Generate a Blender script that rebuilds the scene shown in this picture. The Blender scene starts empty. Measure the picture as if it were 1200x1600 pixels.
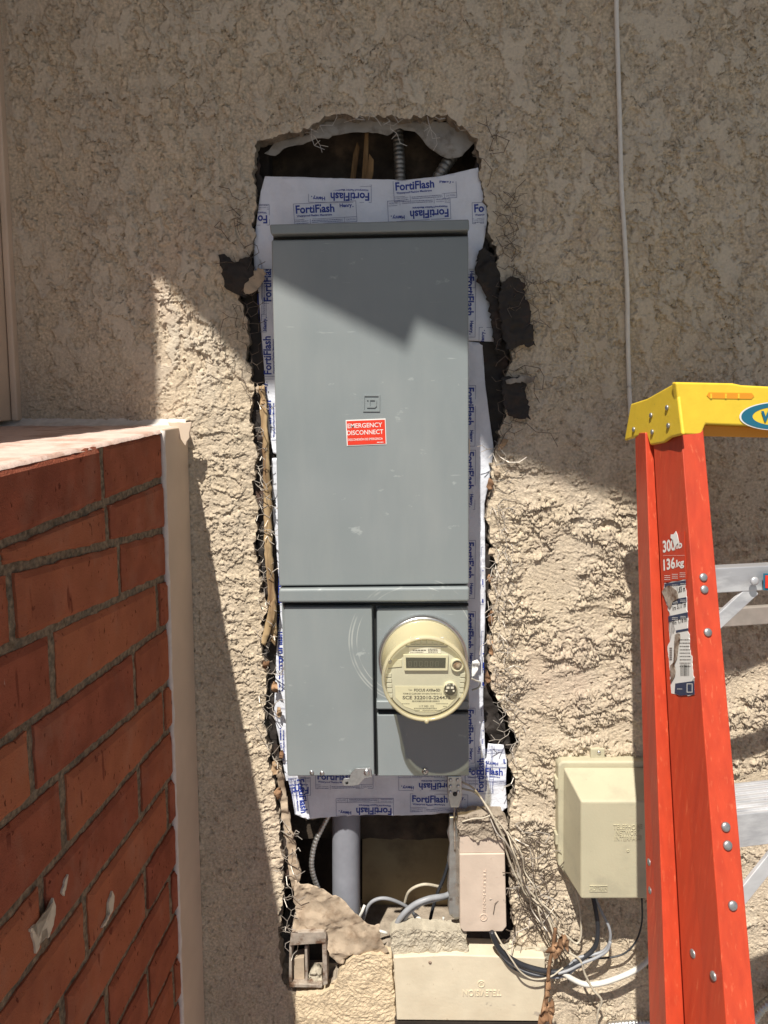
import bpy, bmesh, math, random
import numpy as np
from mathutils import Vector, Matrix
random.seed(7)
scene = bpy.context.scene
C = scene.collection
# ------------------------------------------------------------------ camera
F_PX, PCX, PCY = 1200.0, 600.0, 737.0          # photograph is 1200 x 1600
PITCH = math.radians(6.5)
CAM = Vector((0.0, -1.43, 1.80))
FW = Vector((0, math.cos(PITCH), -math.sin(PITCH)))
UP = Vector((0, math.sin(PITCH), math.cos(PITCH)))
cd = bpy.data.cameras.new("camera"); cam = bpy.data.objects.new("camera", cd); C.objects.link(cam)
cd.sensor_fit = 'VERTICAL'; cd.sensor_height = 36; cd.lens = 36*F_PX/1600
cd.shift_y = -(800-PCY)/1600; cd.clip_start = .02; cd.clip_end = 300
cam.location = CAM; cam.rotation_euler = (math.pi/2-PITCH, 0, 0)
scene.camera = cam
# ------------------------------------------------------------------ light
SX, SY = .212, .62
S = Vector((SX, SY, -1)).normalized()
EL = math.atan2(1, math.hypot(SX, SY)); ROT = math.atan2(-SX, -SY)
world = bpy.data.worlds.new("World"); scene.world = world; world.use_nodes = True
wn = world.node_tree.nodes; wl = world.node_tree.links
sky = wn.new('ShaderNodeTexSky'); sky.sky_type = 'NISHITA'; sky.sun_disc = False
sky.sun_elevation = EL; sky.sun_rotation = ROT
wl.new(sky.outputs[0], wn['Background'].inputs[0]); wn['Background'].inputs[1].default_value = .05
sd = bpy.data.lights.new("sun", 'SUN'); sd.energy = 5.0; sd.angle = math.radians(.6); sd.color = (1, .95, .86)
sun = bpy.data.objects.new("sun", sd); C.objects.link(sun)
sun.rotation_euler = S.to_track_quat('-Z', 'Y').to_euler(); sun.location = (-1, -3, 5)
scene.view_settings.view_transform = 'Standard'; scene.view_settings.look = 'None'
scene.view_settings.exposure = .38; scene.view_settings.gamma = 1

# ------------------------------------------------------------------ helpers
def ray(px, py):
    return FW + Vector((1, 0, 0))*((px-PCX)/F_PX) + UP*((PCY-py)/F_PX)
def P(px, py, y=0.0):                     # point seen at a photo pixel on the upright plane at depth y
    r = ray(px, py); return CAM + r*((y-CAM.y)/r.y)
def PP(px, py, o, n):
    r = ray(px, py); return CAM + r*((o-CAM).dot(n)/r.dot(n))

def perlin(x, z, seed=0):
    x = np.asarray(x, float); z = np.asarray(z, float)
    xi = np.floor(x).astype(np.int64); zi = np.floor(z).astype(np.int64)
    fx = x-xi; fz = z-zi
    def g(ix, iz, dx, dz):
        h = (ix*374761393 + iz*668265263 + seed*2147483647) & 0xffffffff
        h = ((h ^ (h >> 13))*1274126177) & 0xffffffff
        h = (h ^ (h >> 16)) & 0xffff
        a = h*(2*math.pi/65536)
        return np.cos(a)*dx + np.sin(a)*dz
    u = fx*fx*fx*(fx*(fx*6-15)+10); v = fz*fz*fz*(fz*(fz*6-15)+10)
    a = g(xi, zi, fx, fz); b = g(xi+1, zi, fx-1, fz); c = g(xi, zi+1, fx, fz-1); d = g(xi+1, zi+1, fx-1, fz-1)
    return (a+(b-a)*u)*(1-v) + (c+(d-c)*u)*v
def fbm(x, z, o=4, seed=0, gain=.5):
    s = 0; a = 1
    for i in range(o):
        s = s + a*perlin(x*2**i, z*2**i, seed+i*17); a *= gain
    return s
def sstep(a, b, x):
    t = np.clip((x-a)/(b-a), 0, 1); return t*t*(3-2*t)
def nz(x, z, s, seed=0):
    return float(perlin(np.array([x/s]), np.array([z/s]), seed)[0])

WO = {}
def attach(o, parent):
    WO[o.name] = Vector((0, 0, 0))
    if parent is not None:
        o.parent = parent; o.location = -WO[parent.name]
def tag(o, label=None, cat=None, group=None, kind=None):
    if label: o['label'] = label
    if cat: o['category'] = cat
    if group: o['group'] = group
    if kind: o['kind'] = kind
    return o
def thing(name, label, cat, loc, group=None):
    o = bpy.data.objects.new(name, None); C.objects.link(o); o.location = loc; o.empty_display_size = .05
    WO[o.name] = Vector(loc); return tag(o, label, cat, group)
def link_mesh(name, me, mat, parent=None, smooth=False):
    if mat is not None and not me.materials: me.materials.append(mat)
    if smooth:
        me.polygons.foreach_set('use_smooth', [True]*len(me.polygons))
    o = bpy.data.objects.new(name, me); C.objects.link(o); attach(o, parent); return o
def mk(name, vs, fs, mat, parent=None, smooth=False):
    me = bpy.data.meshes.new(name); me.from_pydata([tuple(v) for v in vs], [], fs); me.update()
    return link_mesh(name, me, mat, parent, smooth)
def mkbm(name, bm, mat, parent=None, smooth=False):
    me = bpy.data.meshes.new(name); bm.normal_update(); bm.to_mesh(me); bm.free()
    return link_mesh(name, me, mat, parent, smooth)

# ---- bmesh pieces (added into a bm)
def add_prism(bm, front, back):
    n = len(front)
    a = [bm.verts.new(v) for v in front]; b = [bm.verts.new(v) for v in back]
    fs = [bm.faces.new(a), bm.faces.new(b[::-1])]
    for i in range(n):
        fs.append(bm.faces.new((a[i], b[i], b[(i+1) % n], a[(i+1) % n])))
    return a, b, fs
def pxprism(bm, pts, yf, yb, inset=0.0):
    f = [P(x, y, yf) for x, y in pts]; b = [Vector((v.x, yb, v.z)) for v in f]
    if inset:
        c = sum(f, Vector())/len(f); f = [v+(c-v).normalized()*inset for v in f]
    return add_prism(bm, f, b)
def finish(bm, bevel=0.0, seg=2):
    bmesh.ops.recalc_face_normals(bm, faces=bm.faces)
    if bevel:
        es = [e for e in bm.edges if len(e.link_faces) == 2 and e.calc_face_angle(0) > .4]
        bmesh.ops.bevel(bm, geom=es, offset=bevel, segments=seg, profile=.5, affect='EDGES', clamp_overlap=True)
    return bm
def pxbox(name, pts, yf, yb, mat, parent=None, bevel=.0015, inset=0.0, seg=2):
    bm = bmesh.new(); pxprism(bm, pts, yf, yb, inset); finish(bm, bevel, seg); return mkbm(name, bm, mat, parent)
def rect(x0, y0, x1, y1): return [(x0, y0), (x1, y0), (x1, y1), (x0, y1)]
def add_box(bm, lo, hi):
    x0, y0, z0 = lo; x1, y1, z1 = hi
    return add_prism(bm, [Vector((x0, y0, z1)), Vector((x1, y0, z1)), Vector((x1, y0, z0)), Vector((x0, y0, z0))],
                     [Vector((x0, y1, z1)), Vector((x1, y1, z1)), Vector((x1, y1, z0)), Vector((x0, y1, z0))])
def catmull(pts, n=8):
    pts = [Vector(p) for p in pts]
    if len(pts) < 3: return pts
    q = [pts[0]*2-pts[1]]+pts+[pts[-1]*2-pts[-2]]; out = []
    for i in range(1, len(q)-2):
        for k in range(n):
            t = k/n; a, b, c, d = q[i-1:i+3]
            out.append(.5*((2*b)+(c-a)*t+(2*a-5*b+4*c-d)*t*t+(3*b-3*c+d-a)*t**3))
    out.append(pts[-1]); return out
def add_tube(bm, pts, r, seg=8, rf=None):
    rings = []; n = len(pts); prev = None
    for i, p in enumerate(pts):
        t = (pts[min(i+1, n-1)]-pts[max(i-1, 0)])
        if t.length < 1e-9: t = Vector((0, 0, 1))
        t.normalize()
        if prev is None: u = t.orthogonal().normalized()
        else:
            u = prev-t*prev.dot(t); u = u.normalized() if u.length > 1e-6 else t.orthogonal().normalized()
        prev = u; w = t.cross(u); rr = rf(i, n) if rf else r
        rings.append([bm.verts.new(p+(u*math.cos(a)+w*math.sin(a))*rr) for a in [2*math.pi*k/seg for k in range(seg)]])
    for i in range(n-1):
        for k in range(seg):
            bm.faces.new((rings[i][k], rings[i][(k+1) % seg], rings[i+1][(k+1) % seg], rings[i+1][k]))
    bm.faces.new(rings[0][::-1]); bm.faces.new(rings[-1])
def resample(pts, step):
    out = [pts[0]]; acc = 0
    for a, b in zip(pts[:-1], pts[1:]):
        L = (b-a).length; d = step-acc
        while d <= L:
            out.append(a+(b-a)*(d/L)); d += step
        acc = (acc+L) % step
    return out
def tube(name, pts, r, mat, parent=None, seg=8, n=8, flex=None):
    p = catmull(pts, n); bm = bmesh.new()
    if flex:
        p = resample(p, flex/6)
        add_tube(bm, p, r, 12, lambda i, k: r*(.86+.16*abs(math.sin(math.pi*i/6))))
    else: add_tube(bm, p, r, seg)
    bmesh.ops.recalc_face_normals(bm, faces=bm.faces)
    return mkbm(name, bm, mat, parent, True)
def pxt(l, y=None):                       # [(px,py,y)] -> world
    return [P(a[0], a[1], a[2] if len(a) > 2 else y) for a in l]
def add_lathe(bm, c, prof, seg=64, axis='Y'):   # prof: (r, y) along -Y
    rings = []
    for r, y in prof:
        if r < 1e-6: rings.append([bm.verts.new((c[0], y, c[1]))]); continue
        rings.append([bm.verts.new((c[0]+r*math.cos(2*math.pi*k/seg), y, c[1]+r*math.sin(2*math.pi*k/seg))) for k in range(seg)])
    for a, b in zip(rings[:-1], rings[1:]):
        for k in range(seg):
            k2 = (k+1) % seg
            if len(a) == 1 and len(b) == 1: continue
            if len(a) == 1: bm.faces.new((a[0], b[k2], b[k]))
            elif len(b) == 1: bm.faces.new((a[k], a[k2], b[0]))
            else: bm.faces.new((a[k], a[k2], b[k2], b[k]))
def lathe(name, c, prof, mat, parent=None, seg=64):
    bm = bmesh.new(); add_lathe(bm, c, prof, seg); bmesh.ops.recalc_face_normals(bm, faces=bm.faces)
    o = mkbm(name, bm, mat, parent, True); return o
def screw(name, px, py, y, r, mat, parent, n=None, slot=True):
    """domed head at a pixel on plane y, facing n"""
    c = P(px, py, y) if not isinstance(px, Vector) else px
    n = (n or Vector((0, -1, 0))).normalized(); u = n.orthogonal().normalized(); w = n.cross(u)
    bm = bmesh.new(); rings = []
    for rr, h in ((1, -.2), (1, .12), (.9, .3), (.6, .44), (.25, .5)):
        rings.append([bm.verts.new(c+(u*math.cos(a)+w*math.sin(a))*r*rr+n*r*h) for a in [2*math.pi*k/20 for k in range(20)]])
    for a, b in zip(rings[:-1], rings[1:]):
        for k in range(20): bm.faces.new((a[k], a[(k+1) % 20], b[(k+1) % 20], b[k]))
    bm.faces.new(rings[-1]); bm.faces.new(rings[0][::-1]); bmesh.ops.recalc_face_normals(bm, faces=bm.faces)
    return mkbm(name, bm, mat, parent, True)
def grid_cut(bm, step, ax=(0, 2)):
    for a in ax:
        vals = [v.co[a] for v in bm.verts]
        if not vals: return
        lo, hi = min(vals), max(vals); no = Vector((0, 0, 0)); no[a] = 1
        k = math.floor(lo/step)+1
        while k*step < hi:
            co = Vector((0, 0, 0)); co[a] = k*step
            bmesh.ops.bisect_plane(bm, geom=bm.verts[:]+bm.edges[:]+bm.faces[:], plane_co=co, plane_no=no, dist=1e-6)
            k += 1
def rough_poly(pts, step=6, amp=1.5, seed=3):
    out = []; rs = random.Random(seed)
    for i in range(len(pts)):
        a = Vector(pts[i]).to_2d() if len(pts[i]) > 2 else Vector(pts[i]); b = Vector(pts[(i+1) % len(pts)])
        n = max(1, int((b-a).length/step))
        for k in range(n):
            p = a+(b-a)*(k/n); 
            out.append((p.x+rs.gauss(0, amp) if k else p.x, p.y+rs.gauss(0, amp) if k else p.y))
    return out
def sheet(name, pts, yf, mat, parent=None, step=.012, th=.0012, y0=0, smooth=True):
    """thin crumpled sheet whose outline is given in photo pixels on plane y0; yf(x,z) gives its depth"""
    bm = bmesh.new(); vs = [bm.verts.new(P(x, y, y0)) for x, y in pts]; f = bm.faces.new(vs); f.normal_update()
    if f.normal.y > 0: f.normal_flip()
    bmesh.ops.triangulate(bm, faces=[f]); grid_cut(bm, step)
    for v in bm.verts: v.co.y = yf(v.co.x, v.co.z)
    bm.normal_update()
    g = bmesh.ops.extrude_face_region(bm, geom=bm.faces[:])
    for v in [e for e in g['geom'] if isinstance(e, bmesh.types.BMVert)]: v.co.y += th
    bmesh.ops.recalc_face_normals(bm, faces=bm.faces)
    return mkbm(name, bm, mat, parent, smooth)

# ---- writing
_tc = {}
def text2d(body, bold=0.0):
    k = (body, bold)
    if k in _tc: return _tc[k]
    cu = bpy.data.curves.new('t', 'FONT'); cu.body = body; cu.size = 1; cu.offset = bold; cu.resolution_u = 3
    o = bpy.data.objects.new('t', cu); C.objects.link(o)
    dg = bpy.context.evaluated_depsgraph_get(); me = bpy.data.meshes.new_from_object(o.evaluated_get(dg))
    vs = [(v.co.x, v.co.y) for v in me.vertices]; fs = [tuple(p.vertices) for p in me.polygons]
    bpy.data.objects.remove(o); bpy.data.curves.remove(cu); bpy.data.meshes.remove(me)
    xs = [v[0] for v in vs]; ys = [v[1] for v in vs]; x0, x1, y0, y1 = min(xs), max(xs), min(ys), max(ys)
    vs = [((x-x0)/(x1-x0), (y-y0)/(y1-y0)) for x, y in vs]
    _tc[k] = (vs, fs); return _tc[k]
class Flat:
    """2-D drawing in local units, later mapped onto a surface"""
    def __init__(s): s.v = []; s.f = []
    def add(s, vs, fs):
        n = len(s.v); s.v += vs; s.f += [tuple(i+n for i in f) for f in fs]
    def text(s, body, x, y, w, h, bold=0.0, rot=0):
        vs, fs = text2d(body, bold)
        ca, sa = math.cos(rot), math.sin(rot)
        s.add([(x+(a*w)*ca-(b*h)*sa, y+(a*w)*sa+(b*h)*ca) for a, b in vs], fs)
    def rect(s, x0, y0, x1, y1): s.add([(x0, y0), (x1, y0), (x1, y1), (x0, y1)], [(0, 1, 2, 3)])
    def frame(s, x0, y0, x1, y1, t):
        s.rect(x0, y0, x1, y0+t); s.rect(x0, y1-t, x1, y1); s.rect(x0, y0+t, x0+t, y1-t); s.rect(x1-t, y0+t, x1, y1-t)
    def ring(s, cx, cy, r0, r1, rx=1, n=40):
        vs = []
        for k in range(n):
            a = 2*math.pi*k/n; vs += [(cx+r0*rx*math.cos(a), cy+r0*math.sin(a)), (cx+r1*rx*math.cos(a), cy+r1*math.sin(a))]
        s.add(vs, [(2*k, 2*k+1, (2*k+3) % (2*n), (2*k+2) % (2*n)) for k in range(n)])
    def disc(s, cx, cy, r, rx=1, n=32):
        s.add([(cx+r*rx*math.cos(2*math.pi*k/n), cy+r*math.sin(2*math.pi*k/n)) for k in range(n)], [tuple(range(n))])
    def microtext(s, x0, y0, x1, h, seed=0):
        rs = random.Random(seed); x = x0
        while x < x1:
            w = min(rs.uniform(.6, 2.6)*h, x1-x); s.rect(x, y0, x+w, y0+h); x += w+.5*h
    def merge(s, o, x, y, rot=0, sc=1):
        ca, sa = math.cos(rot)*sc, math.sin(rot)*sc
        s.add([(x+a*ca-b*sa, y+a*sa+b*ca) for a, b in o.v], o.f)
    def mesh(s, name, fn, mat, parent, th=0.0, clip=None, nrm=Vector((0, -1, 0))):
        bm = bmesh.new(); vs = [bm.verts.new((a, b, 0)) for a, b in s.v]
        for f in s.f:
            try: bm.faces.new([vs[i] for i in f])
            except ValueError: pass
        if clip:                                 # convex polygon in local coords (counter-clockwise)
            for i in range(len(clip)):
                a = Vector((*clip[i], 0)); b = Vector((*clip[(i+1) % len(clip)], 0)); d = b-a
                bmesh.ops.bisect_plane(bm, geom=bm.verts[:]+bm.edges[:]+bm.faces[:], plane_co=a, plane_no=Vector((d.y, -d.x, 0)), clear_outer=True)
        if not bm.faces: bm.free(); return None
        if th:
            g = bmesh.ops.extrude_face_region(bm, geom=bm.faces[:])
            for v in [e for e in g['geom'] if isinstance(e, bmesh.types.BMVert)]: v.co.z = th
        for v in bm.verts:
            z = v.co.z; v.co = fn(v.co.x, v.co.y)+nrm*z
        bmesh.ops.recalc_face_normals(bm, faces=bm.faces)
        return mkbm(name, bm, mat, parent)

# ---- materials
def mat(name, col, rough=.7, metal=0.0, var=.0, vscale=30, bump=0.0, bscale=200, col2=None, c2scale=8, c2lo=.5, c2hi=.62, spec=.5, stretch=(1, 1, 1), trans=0):
    m = bpy.data.materials.new(name); m.use_nodes = True; nt = m.node_tree; N = nt.nodes; L = nt.links
    b = N['Principled BSDF']; b.inputs['Roughness'].default_value = rough; b.inputs['Metallic'].default_value = metal
    b.inputs['Specular IOR Level'].default_value = spec
    tc = N.new('ShaderNodeNewGeometry'); mp = N.new('ShaderNodeMapping'); mp.inputs['Scale'].default_value = stretch
    L.new(tc.outputs['Position'], mp.inputs[0]); src = None
    rgb = N.new('ShaderNodeRGB'); rgb.outputs[0].default_value = (*col, 1); src = rgb.outputs[0]
    if col2:
        n = N.new('ShaderNodeTexNoise'); n.inputs['Scale'].default_value = c2scale; n.inputs['Detail'].default_value = 8; n.inputs['Roughness'].default_value = .62
        L.new(mp.outputs[0], n.inputs[0]); mr = N.new('ShaderNodeMapRange'); mr.inputs[1].default_value = c2lo; mr.inputs[2].default_value = c2hi
        L.new(n.outputs[0], mr.inputs[0]); mx = N.new('ShaderNodeMix'); mx.data_type = 'RGBA'
        L.new(mr.outputs[0], mx.inputs[0]); L.new(src, mx.inputs[6]); mx.inputs[7].default_value = (*col2, 1); src = mx.outputs[2]
    if var:
        n = N.new('ShaderNodeTexNoise'); n.inputs['Scale'].default_value = vscale; n.inputs['Detail'].default_value = 6
        L.new(mp.outputs[0], n.inputs[0]); mr = N.new('ShaderNodeMapRange'); mr.inputs[1].default_value = .3; mr.inputs[2].default_value = .7
        mr.inputs[3].default_value = 1-var; mr.inputs[4].default_value = 1+var
        L.new(n.outputs[0], mr.inputs[0]); vm = N.new('ShaderNodeVectorMath'); vm.operation = 'SCALE'
        L.new(src, vm.inputs[0]); L.new(mr.outputs[0], vm.inputs[3]); src = vm.outputs[0]
    L.new(src, b.inputs['Base Color'])
    if bump:
        n = N.new('ShaderNodeTexNoise'); n.inputs['Scale'].default_value = bscale; n.inputs['Detail'].default_value = 5; n.inputs['Roughness'].default_value = .6
        L.new(mp.outputs[0], n.inputs[0]); bp = N.new('ShaderNodeBump'); bp.inputs['Strength'].default_value = 1; bp.inputs['Distance'].default_value = bump
        L.new(n.outputs[0], bp.inputs['Height']); L.new(bp.outputs[0], b.inputs['Normal'])
    m['src'] = 1
    return m
def nodes(m): return m.node_tree.nodes, m.node_tree.links, m.node_tree.nodes['Principled BSDF']
def overlay(m, fac_builder, col, rough=None):
    """mix colour over what feeds Base Color by a mask"""
    N, L, b = nodes(m); old = b.inputs['Base Color'].links[0].from_socket
    fac = fac_builder(N, L); mx = N.new('ShaderNodeMix'); mx.data_type = 'RGBA'
    L.new(fac, mx.inputs[0]); L.new(old, mx.inputs[6]); mx.inputs[7].default_value = (*col, 1); L.new(mx.outputs[2], b.inputs['Base Color'])
def mask_noise(scale, lo, hi, stretch=(1, 1, 1), detail=6, amt=1.0, rough=.6):
    def f(N, L):
        g = N.new('ShaderNodeNewGeometry'); mp = N.new('ShaderNodeMapping'); mp.inputs['Scale'].default_value = stretch
        L.new(g.outputs['Position'], mp.inputs[0]); n = N.new('ShaderNodeTexNoise'); n.inputs['Scale'].default_value = scale
        n.inputs['Detail'].default_value = detail; n.inputs['Roughness'].default_value = rough; L.new(mp.outputs[0], n.inputs[0])
        r = N.new('ShaderNodeMapRange'); r.inputs[1].default_value = lo; r.inputs[2].default_value = hi; r.inputs[4].default_value = amt
        L.new(n.outputs[0], r.inputs[0]); return r.outputs[0]
    return f

M = {}
M['stucco'] = mat('stucco', (.60, .50, .37), .95, 0, .26, 210, .0020, 420, (.58, .485, .37), 7, .45, .6, spec=.1)
def trow(N, L):
    a = N.new('ShaderNodeAttribute'); a.attribute_name = 'trowelled'; r = N.new('ShaderNodeMath'); r.operation = 'MULTIPLY'; r.inputs[1].default_value = .6
    L.new(a.outputs['Fac'], r.inputs[0]); return r.outputs[0]
overlay(M['stucco'], trow, (.66, .585, .475))
overlay(M['stucco'], mask_noise(75, .63, .68, detail=4, amt=.55), (.30, .23, .165))
overlay(M['stucco'], mask_noise(14, .50, .68, (1, 1, .6), 7, amt=.28), (.42, .34, .26))
overlay(M['stucco'], mask_noise(3.5, .56, .72, (1, 1, .6), amt=.35), (.60, .43, .34))
M['cement'] = mat('cement', (.36, .30, .235), .95, 0, .25, 60, .002, 260, (.22, .18, .14), 30, spec=.1)
M['cement_light'] = mat('cement_light', (.46, .41, .32), .95, 0, .15, 60, .0015, 320, (.30, .26, .2), 45, .55, .7, spec=.1)
M['patch_stucco'] = mat('patch_stucco', (.60, .485, .335), .95, 0, .12, 80, .0018, 260, spec=.1)
M['beige_trim'] = mat('beige_trim', (.66, .53, .41), .55, 0, .06, 12, .0003, 90, spec=.3)
M['caulk'] = mat('caulk', (.70, .63, .57), .7, 0, .1, 60, .0008, 150)
M['brick'] = mat('brick', (.335, .100, .058), .95, 0, .22, 26, .0022, 380, spec=.08)
def isl(N, L):
    g = N.new('ShaderNodeNewGeometry'); r = N.new('ShaderNodeMath'); r.operation = 'MULTIPLY'; r.inputs[1].default_value = .75
    L.new(g.outputs['Random Per Island'], r.inputs[0]); return r.outputs[0]
overlay(M['brick'], isl, (.50, .18, .088))
overlay(M['brick'], mask_noise(17, .52, .74, (1, 1, .7), 8, .35), (.42, .24, .17))
overlay(M['brick'], mask_noise(150, .63, .70, (1, 1, .5), 4, .9), (.10, .025, .015))
overlay(M['brick'], mask_noise(38, .68, .72, (1.6, 1, .22), 2, .7), (.16, .04, .025))
overlay(M['brick'], mask_noise(9, .48, .70, (1, 1, 1), 7, .55), (.24, .075, .05))
overlay(M['brick'], mask_noise(70, .72, .76, (1, 1, .5), 5, .5), (.55, .40, .33))
M['mortar'] = mat('mortar', (.27, .205, .14), .95, 0, .45, 140, .004, 260, (.20, .165, .12), 60, .5, .6, spec=.1)
M['brick_top'] = mat('brick_top', (.66, .50, .43), .95, 0, .12, 40, .0012, 200, (.52, .34, .27), 14, .5, .6, (.5), (1, 1, 1))
M['white_paint'] = mat('peeling_paint', (.66, .62, .57), .7, 0, .12, 70, .0015, 90)
M['drip'] = mat('paint_drip', (.62, .54, .42), .6, 0, .05, 80)
M['panel'] = mat('panel_grey', (.236, .266, .272), .38, 0, .04, 6, .00012, 400, spec=.45)
overlay(M['panel'], mask_noise(28, .66, .72, (1, 1, 1.8), 8, .4), (.52, .56, .55))
overlay(M['panel'], mask_noise(3, .5, .8, (1, 1, 1), 3, .25), (.32, .33, .34))
M['panel_dark'] = mat('panel_gap_shade', (.012, .013, .013), .6)  # near-black: the shade in the panel's gaps is put into the colour
M['red'] = mat('label_red', (.72, .045, .02), .4, 0, .04, 60)
M['white'] = mat('label_white', (.78, .77, .74), .5, 0, .03, 60)
M['navy'] = mat('print_navy', (.018, .045, .30), .5)
M['navy_thin'] = mat('print_thin', (.16, .18, .33), .5)
M['membrane'] = mat('membrane', (.76, .785, .86), .36, 0, .07, 20, .0040, 34, (.66, .68, .74), 9, .5, .7, spec=.5)
M['zinc'] = mat('zinc', (.55, .55, .53), .38, .9, .12, 80, .0002, 200)
M['steel'] = mat('brushed_steel', (.62, .62, .62), .3, .95, .1, 200, .0001, 300)
M['alu'] = mat('aluminium', (.70, .70, .71), .38, .45, .12, 60, .0002, 120, (.50, .50, .52), 20, .5, .6, .5, (.25, 1, 1))
M['zinc_dark'] = mat('dark_zinc', (.30, .28, .25), .5, .8, .3, 80)  # darker zinc for the two conduits above the membrane
M['rivet'] = mat('rivet_metal', (.40, .40, .40), .42, .75, .2, 250)
M['alu_shaded'] = mat('shaded_aluminium', (.42, .38, .34), .55, .4, .1, 60)  # darker aluminium: shade on the ladder's rear bar put into the colour
M['rust'] = mat('rusty_metal', (.42, .36, .30), .75, .3, .2, 60, .0008, 150, (.16, .09, .055), 35, .45, .6)
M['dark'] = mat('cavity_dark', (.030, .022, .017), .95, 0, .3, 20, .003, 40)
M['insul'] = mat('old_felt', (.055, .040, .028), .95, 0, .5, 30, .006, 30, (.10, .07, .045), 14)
M['wood'] = mat('old_wood', (.30, .185, .085), .85, 0, .3, 30, .0015, 60, (.13, .075, .035), 30, .45, .6, .2, (1, 1, .12))
M['wood_pale'] = mat('splintered_wood', (.50, .36, .20), .85, 0, .25, 40, .0015, 90, (.22, .13, .07), 45, .45, .65, .2, (1, 1, .1))
M['felt'] = mat('tar_paper', (.026, .020, .017), .7, 0, .4, 25, .001, 150, (.065, .034, .022), 18, .55, .7)
M['felt_tan'] = mat('torn_paper', (.40, .27, .16), .9, 0, .2, 40, .0012, 120)
M['kraft'] = mat('kraft_paper', (.46, .365, .265), .85, 0, .13, 18, .0014, 60, (.27, .19, .125), 26, .5, .7)
M['paper_grey'] = mat('paper_grey', (.33, .31, .28), .85, 0, .2, 25, .0015, 80, (.2, .17, .14), 20)
M['back_tan'] = mat('backing_board', (.36, .285, .17), .8, 0, .15, 10, .0008, 90, (.24, .18, .11), 12, .5, .7)
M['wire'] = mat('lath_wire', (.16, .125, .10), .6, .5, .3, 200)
M['wire_lit'] = mat('lath_wire_lit', (.55, .50, .44), .5, .5, .2, 200)  # paler copy of the lath wire, sunlight put into its colour
M['pvc'] = mat('grey_pvc', (.25, .26, .295), .45, 0, .08, 40, .0003, 120)
M['cable_black'] = mat('cable_black', (.028, .03, .036), .45, 0, .2, 60)
M['cable_grey'] = mat('cable_grey', (.30, .31, .33), .45, 0, .1, 60)
M['cable_white'] = mat('cable_white', (.70, .68, .62), .5, 0, .08, 60)
M['cable_cream'] = mat('cable_cream', (.52, .46, .36), .6, 0, .15, 90)
M['cable_paint'] = mat('painted_cable', (.74, .71, .66), .6, 0, .08, 60, .0004, 120)
M['box_pink'] = mat('box_pink', (.60, .49, .40), .5, 0, .07, 30, .0004, 120, (.46, .35, .27), 60, .66, .74)
M['box_cream'] = mat('box_cream', (.68, .60, .455), .5, 0, .06, 25, .0005, 100, (.40, .33, .24), 50, .66, .74)
overlay(M['box_cream'], mask_noise(16, .66, .69, (1, 1, 1.5), 8, .75), (.38, .33, .28))
overlay(M['box_cream'], mask_noise(5, .45, .7, (1, 1, 1), 8, .45), (.50, .40, .27))
overlay(M['box_pink'], mask_noise(22, .67, .70, (1, 1, 1), 8, .7), (.34, .29, .25))
M['nid'] = mat('nid_plastic', (.50, .46, .325), .55, 0, .05, 12, .0003, 200, (.40, .37, .27), 16, .52, .75)
overlay(M['nid'], mask_noise(130, .7, .76, (1, 1, 1), 4, .5), (.24, .2, .14))
M['orange'] = mat('ladder_orange', (.56, .062, .024), .42, 0, .07, 60, .0003, 500, (.46, .048, .02), 30, .45, .65, .45, (4, 4, .25))
overlay(M['orange'], mask_noise(60, .735, .78, (2.5, 2.5, .3), 5, .65), (.85, .50, .42))
overlay(M['orange'], mask_noise(170, .60, .70, (1.2, 1.2, .12), 4, .35), (.80, .22, .10))
overlay(M['orange'], mask_noise(7, .52, .72, (1.5, 1.5, .8), 7, .4), (.36, .05, .02))
M['yellow'] = mat('ladder_yellow', (.80, .56, .045), .42, 0, .05, 40, .0003, 200)
overlay(M['yellow'], mask_noise(60, .68, .73, (1, 1, 2.2), 7, .6), (.30, .21, .05))
M['amber'] = mat('slot_amber', (.75, .30, .02), .5)
M['teal'] = mat('logo_teal', (.015, .14, .22), .4)
M['cream'] = mat('meter_cream', (.64, .625, .50), .45, 0, .04, 40, spec=.5)
M['cream_face'] = mat('meter_face', (.54, .54, .48), .5, 0, .03, 60)
M['lcd'] = mat('lcd', (.030, .034, .028), .25, 0, .3, 300)
M['black'] = mat('black_plastic', (.02, .02, .02), .4)
M['ink'] = mat('ink', (.06, .055, .05), .6)
M['label_navy'] = mat('sticker_navy', (.035, .05, .10), .45)
M['ladder_ink'] = mat('sticker_red', (.52, .05, .02), .45, 0, .05, 60)
M['leaf'] = mat('dry_leaf', (.19, .10, .05), .85, 0, .3, 60, .001, 100, (.34, .2, .11), 30)
M['concrete'] = mat('ground_concrete', (.20, .19, .18), .9, 0, .12, 6, .001, 80)
M['eave'] = mat('eave_paint', (.50, .42, .33), .7, 0, .05, 10)
# clear amber cover of the meter
def clear(name, tint, fac):
    m = bpy.data.materials.new(name); m.use_nodes = True; N = m.node_tree.nodes; L = m.node_tree.links; N.clear()
    o = N.new('ShaderNodeOutputMaterial'); mx = N.new('ShaderNodeMixShader'); t = N.new('ShaderNodeBsdfTransparent'); g = N.new('ShaderNodeBsdfPrincipled')
    t.inputs[0].default_value = (*tint, 1); g.inputs['Base Color'].default_value = (.82, .76, .55, 1); g.inputs['Roughness'].default_value = .12
    mx.inputs[0].default_value = fac; L.new(t.outputs[0], mx.inputs[1]); L.new(g.outputs[0], mx.inputs[2]); L.new(mx.outputs[0], o.inputs[0]); return m
M['cover'] = clear('clear_cover', (.97, .95, .86), .07)
M['cover_rim'] = clear('amber_rim', (.93, .88, .70), .42)

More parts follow.
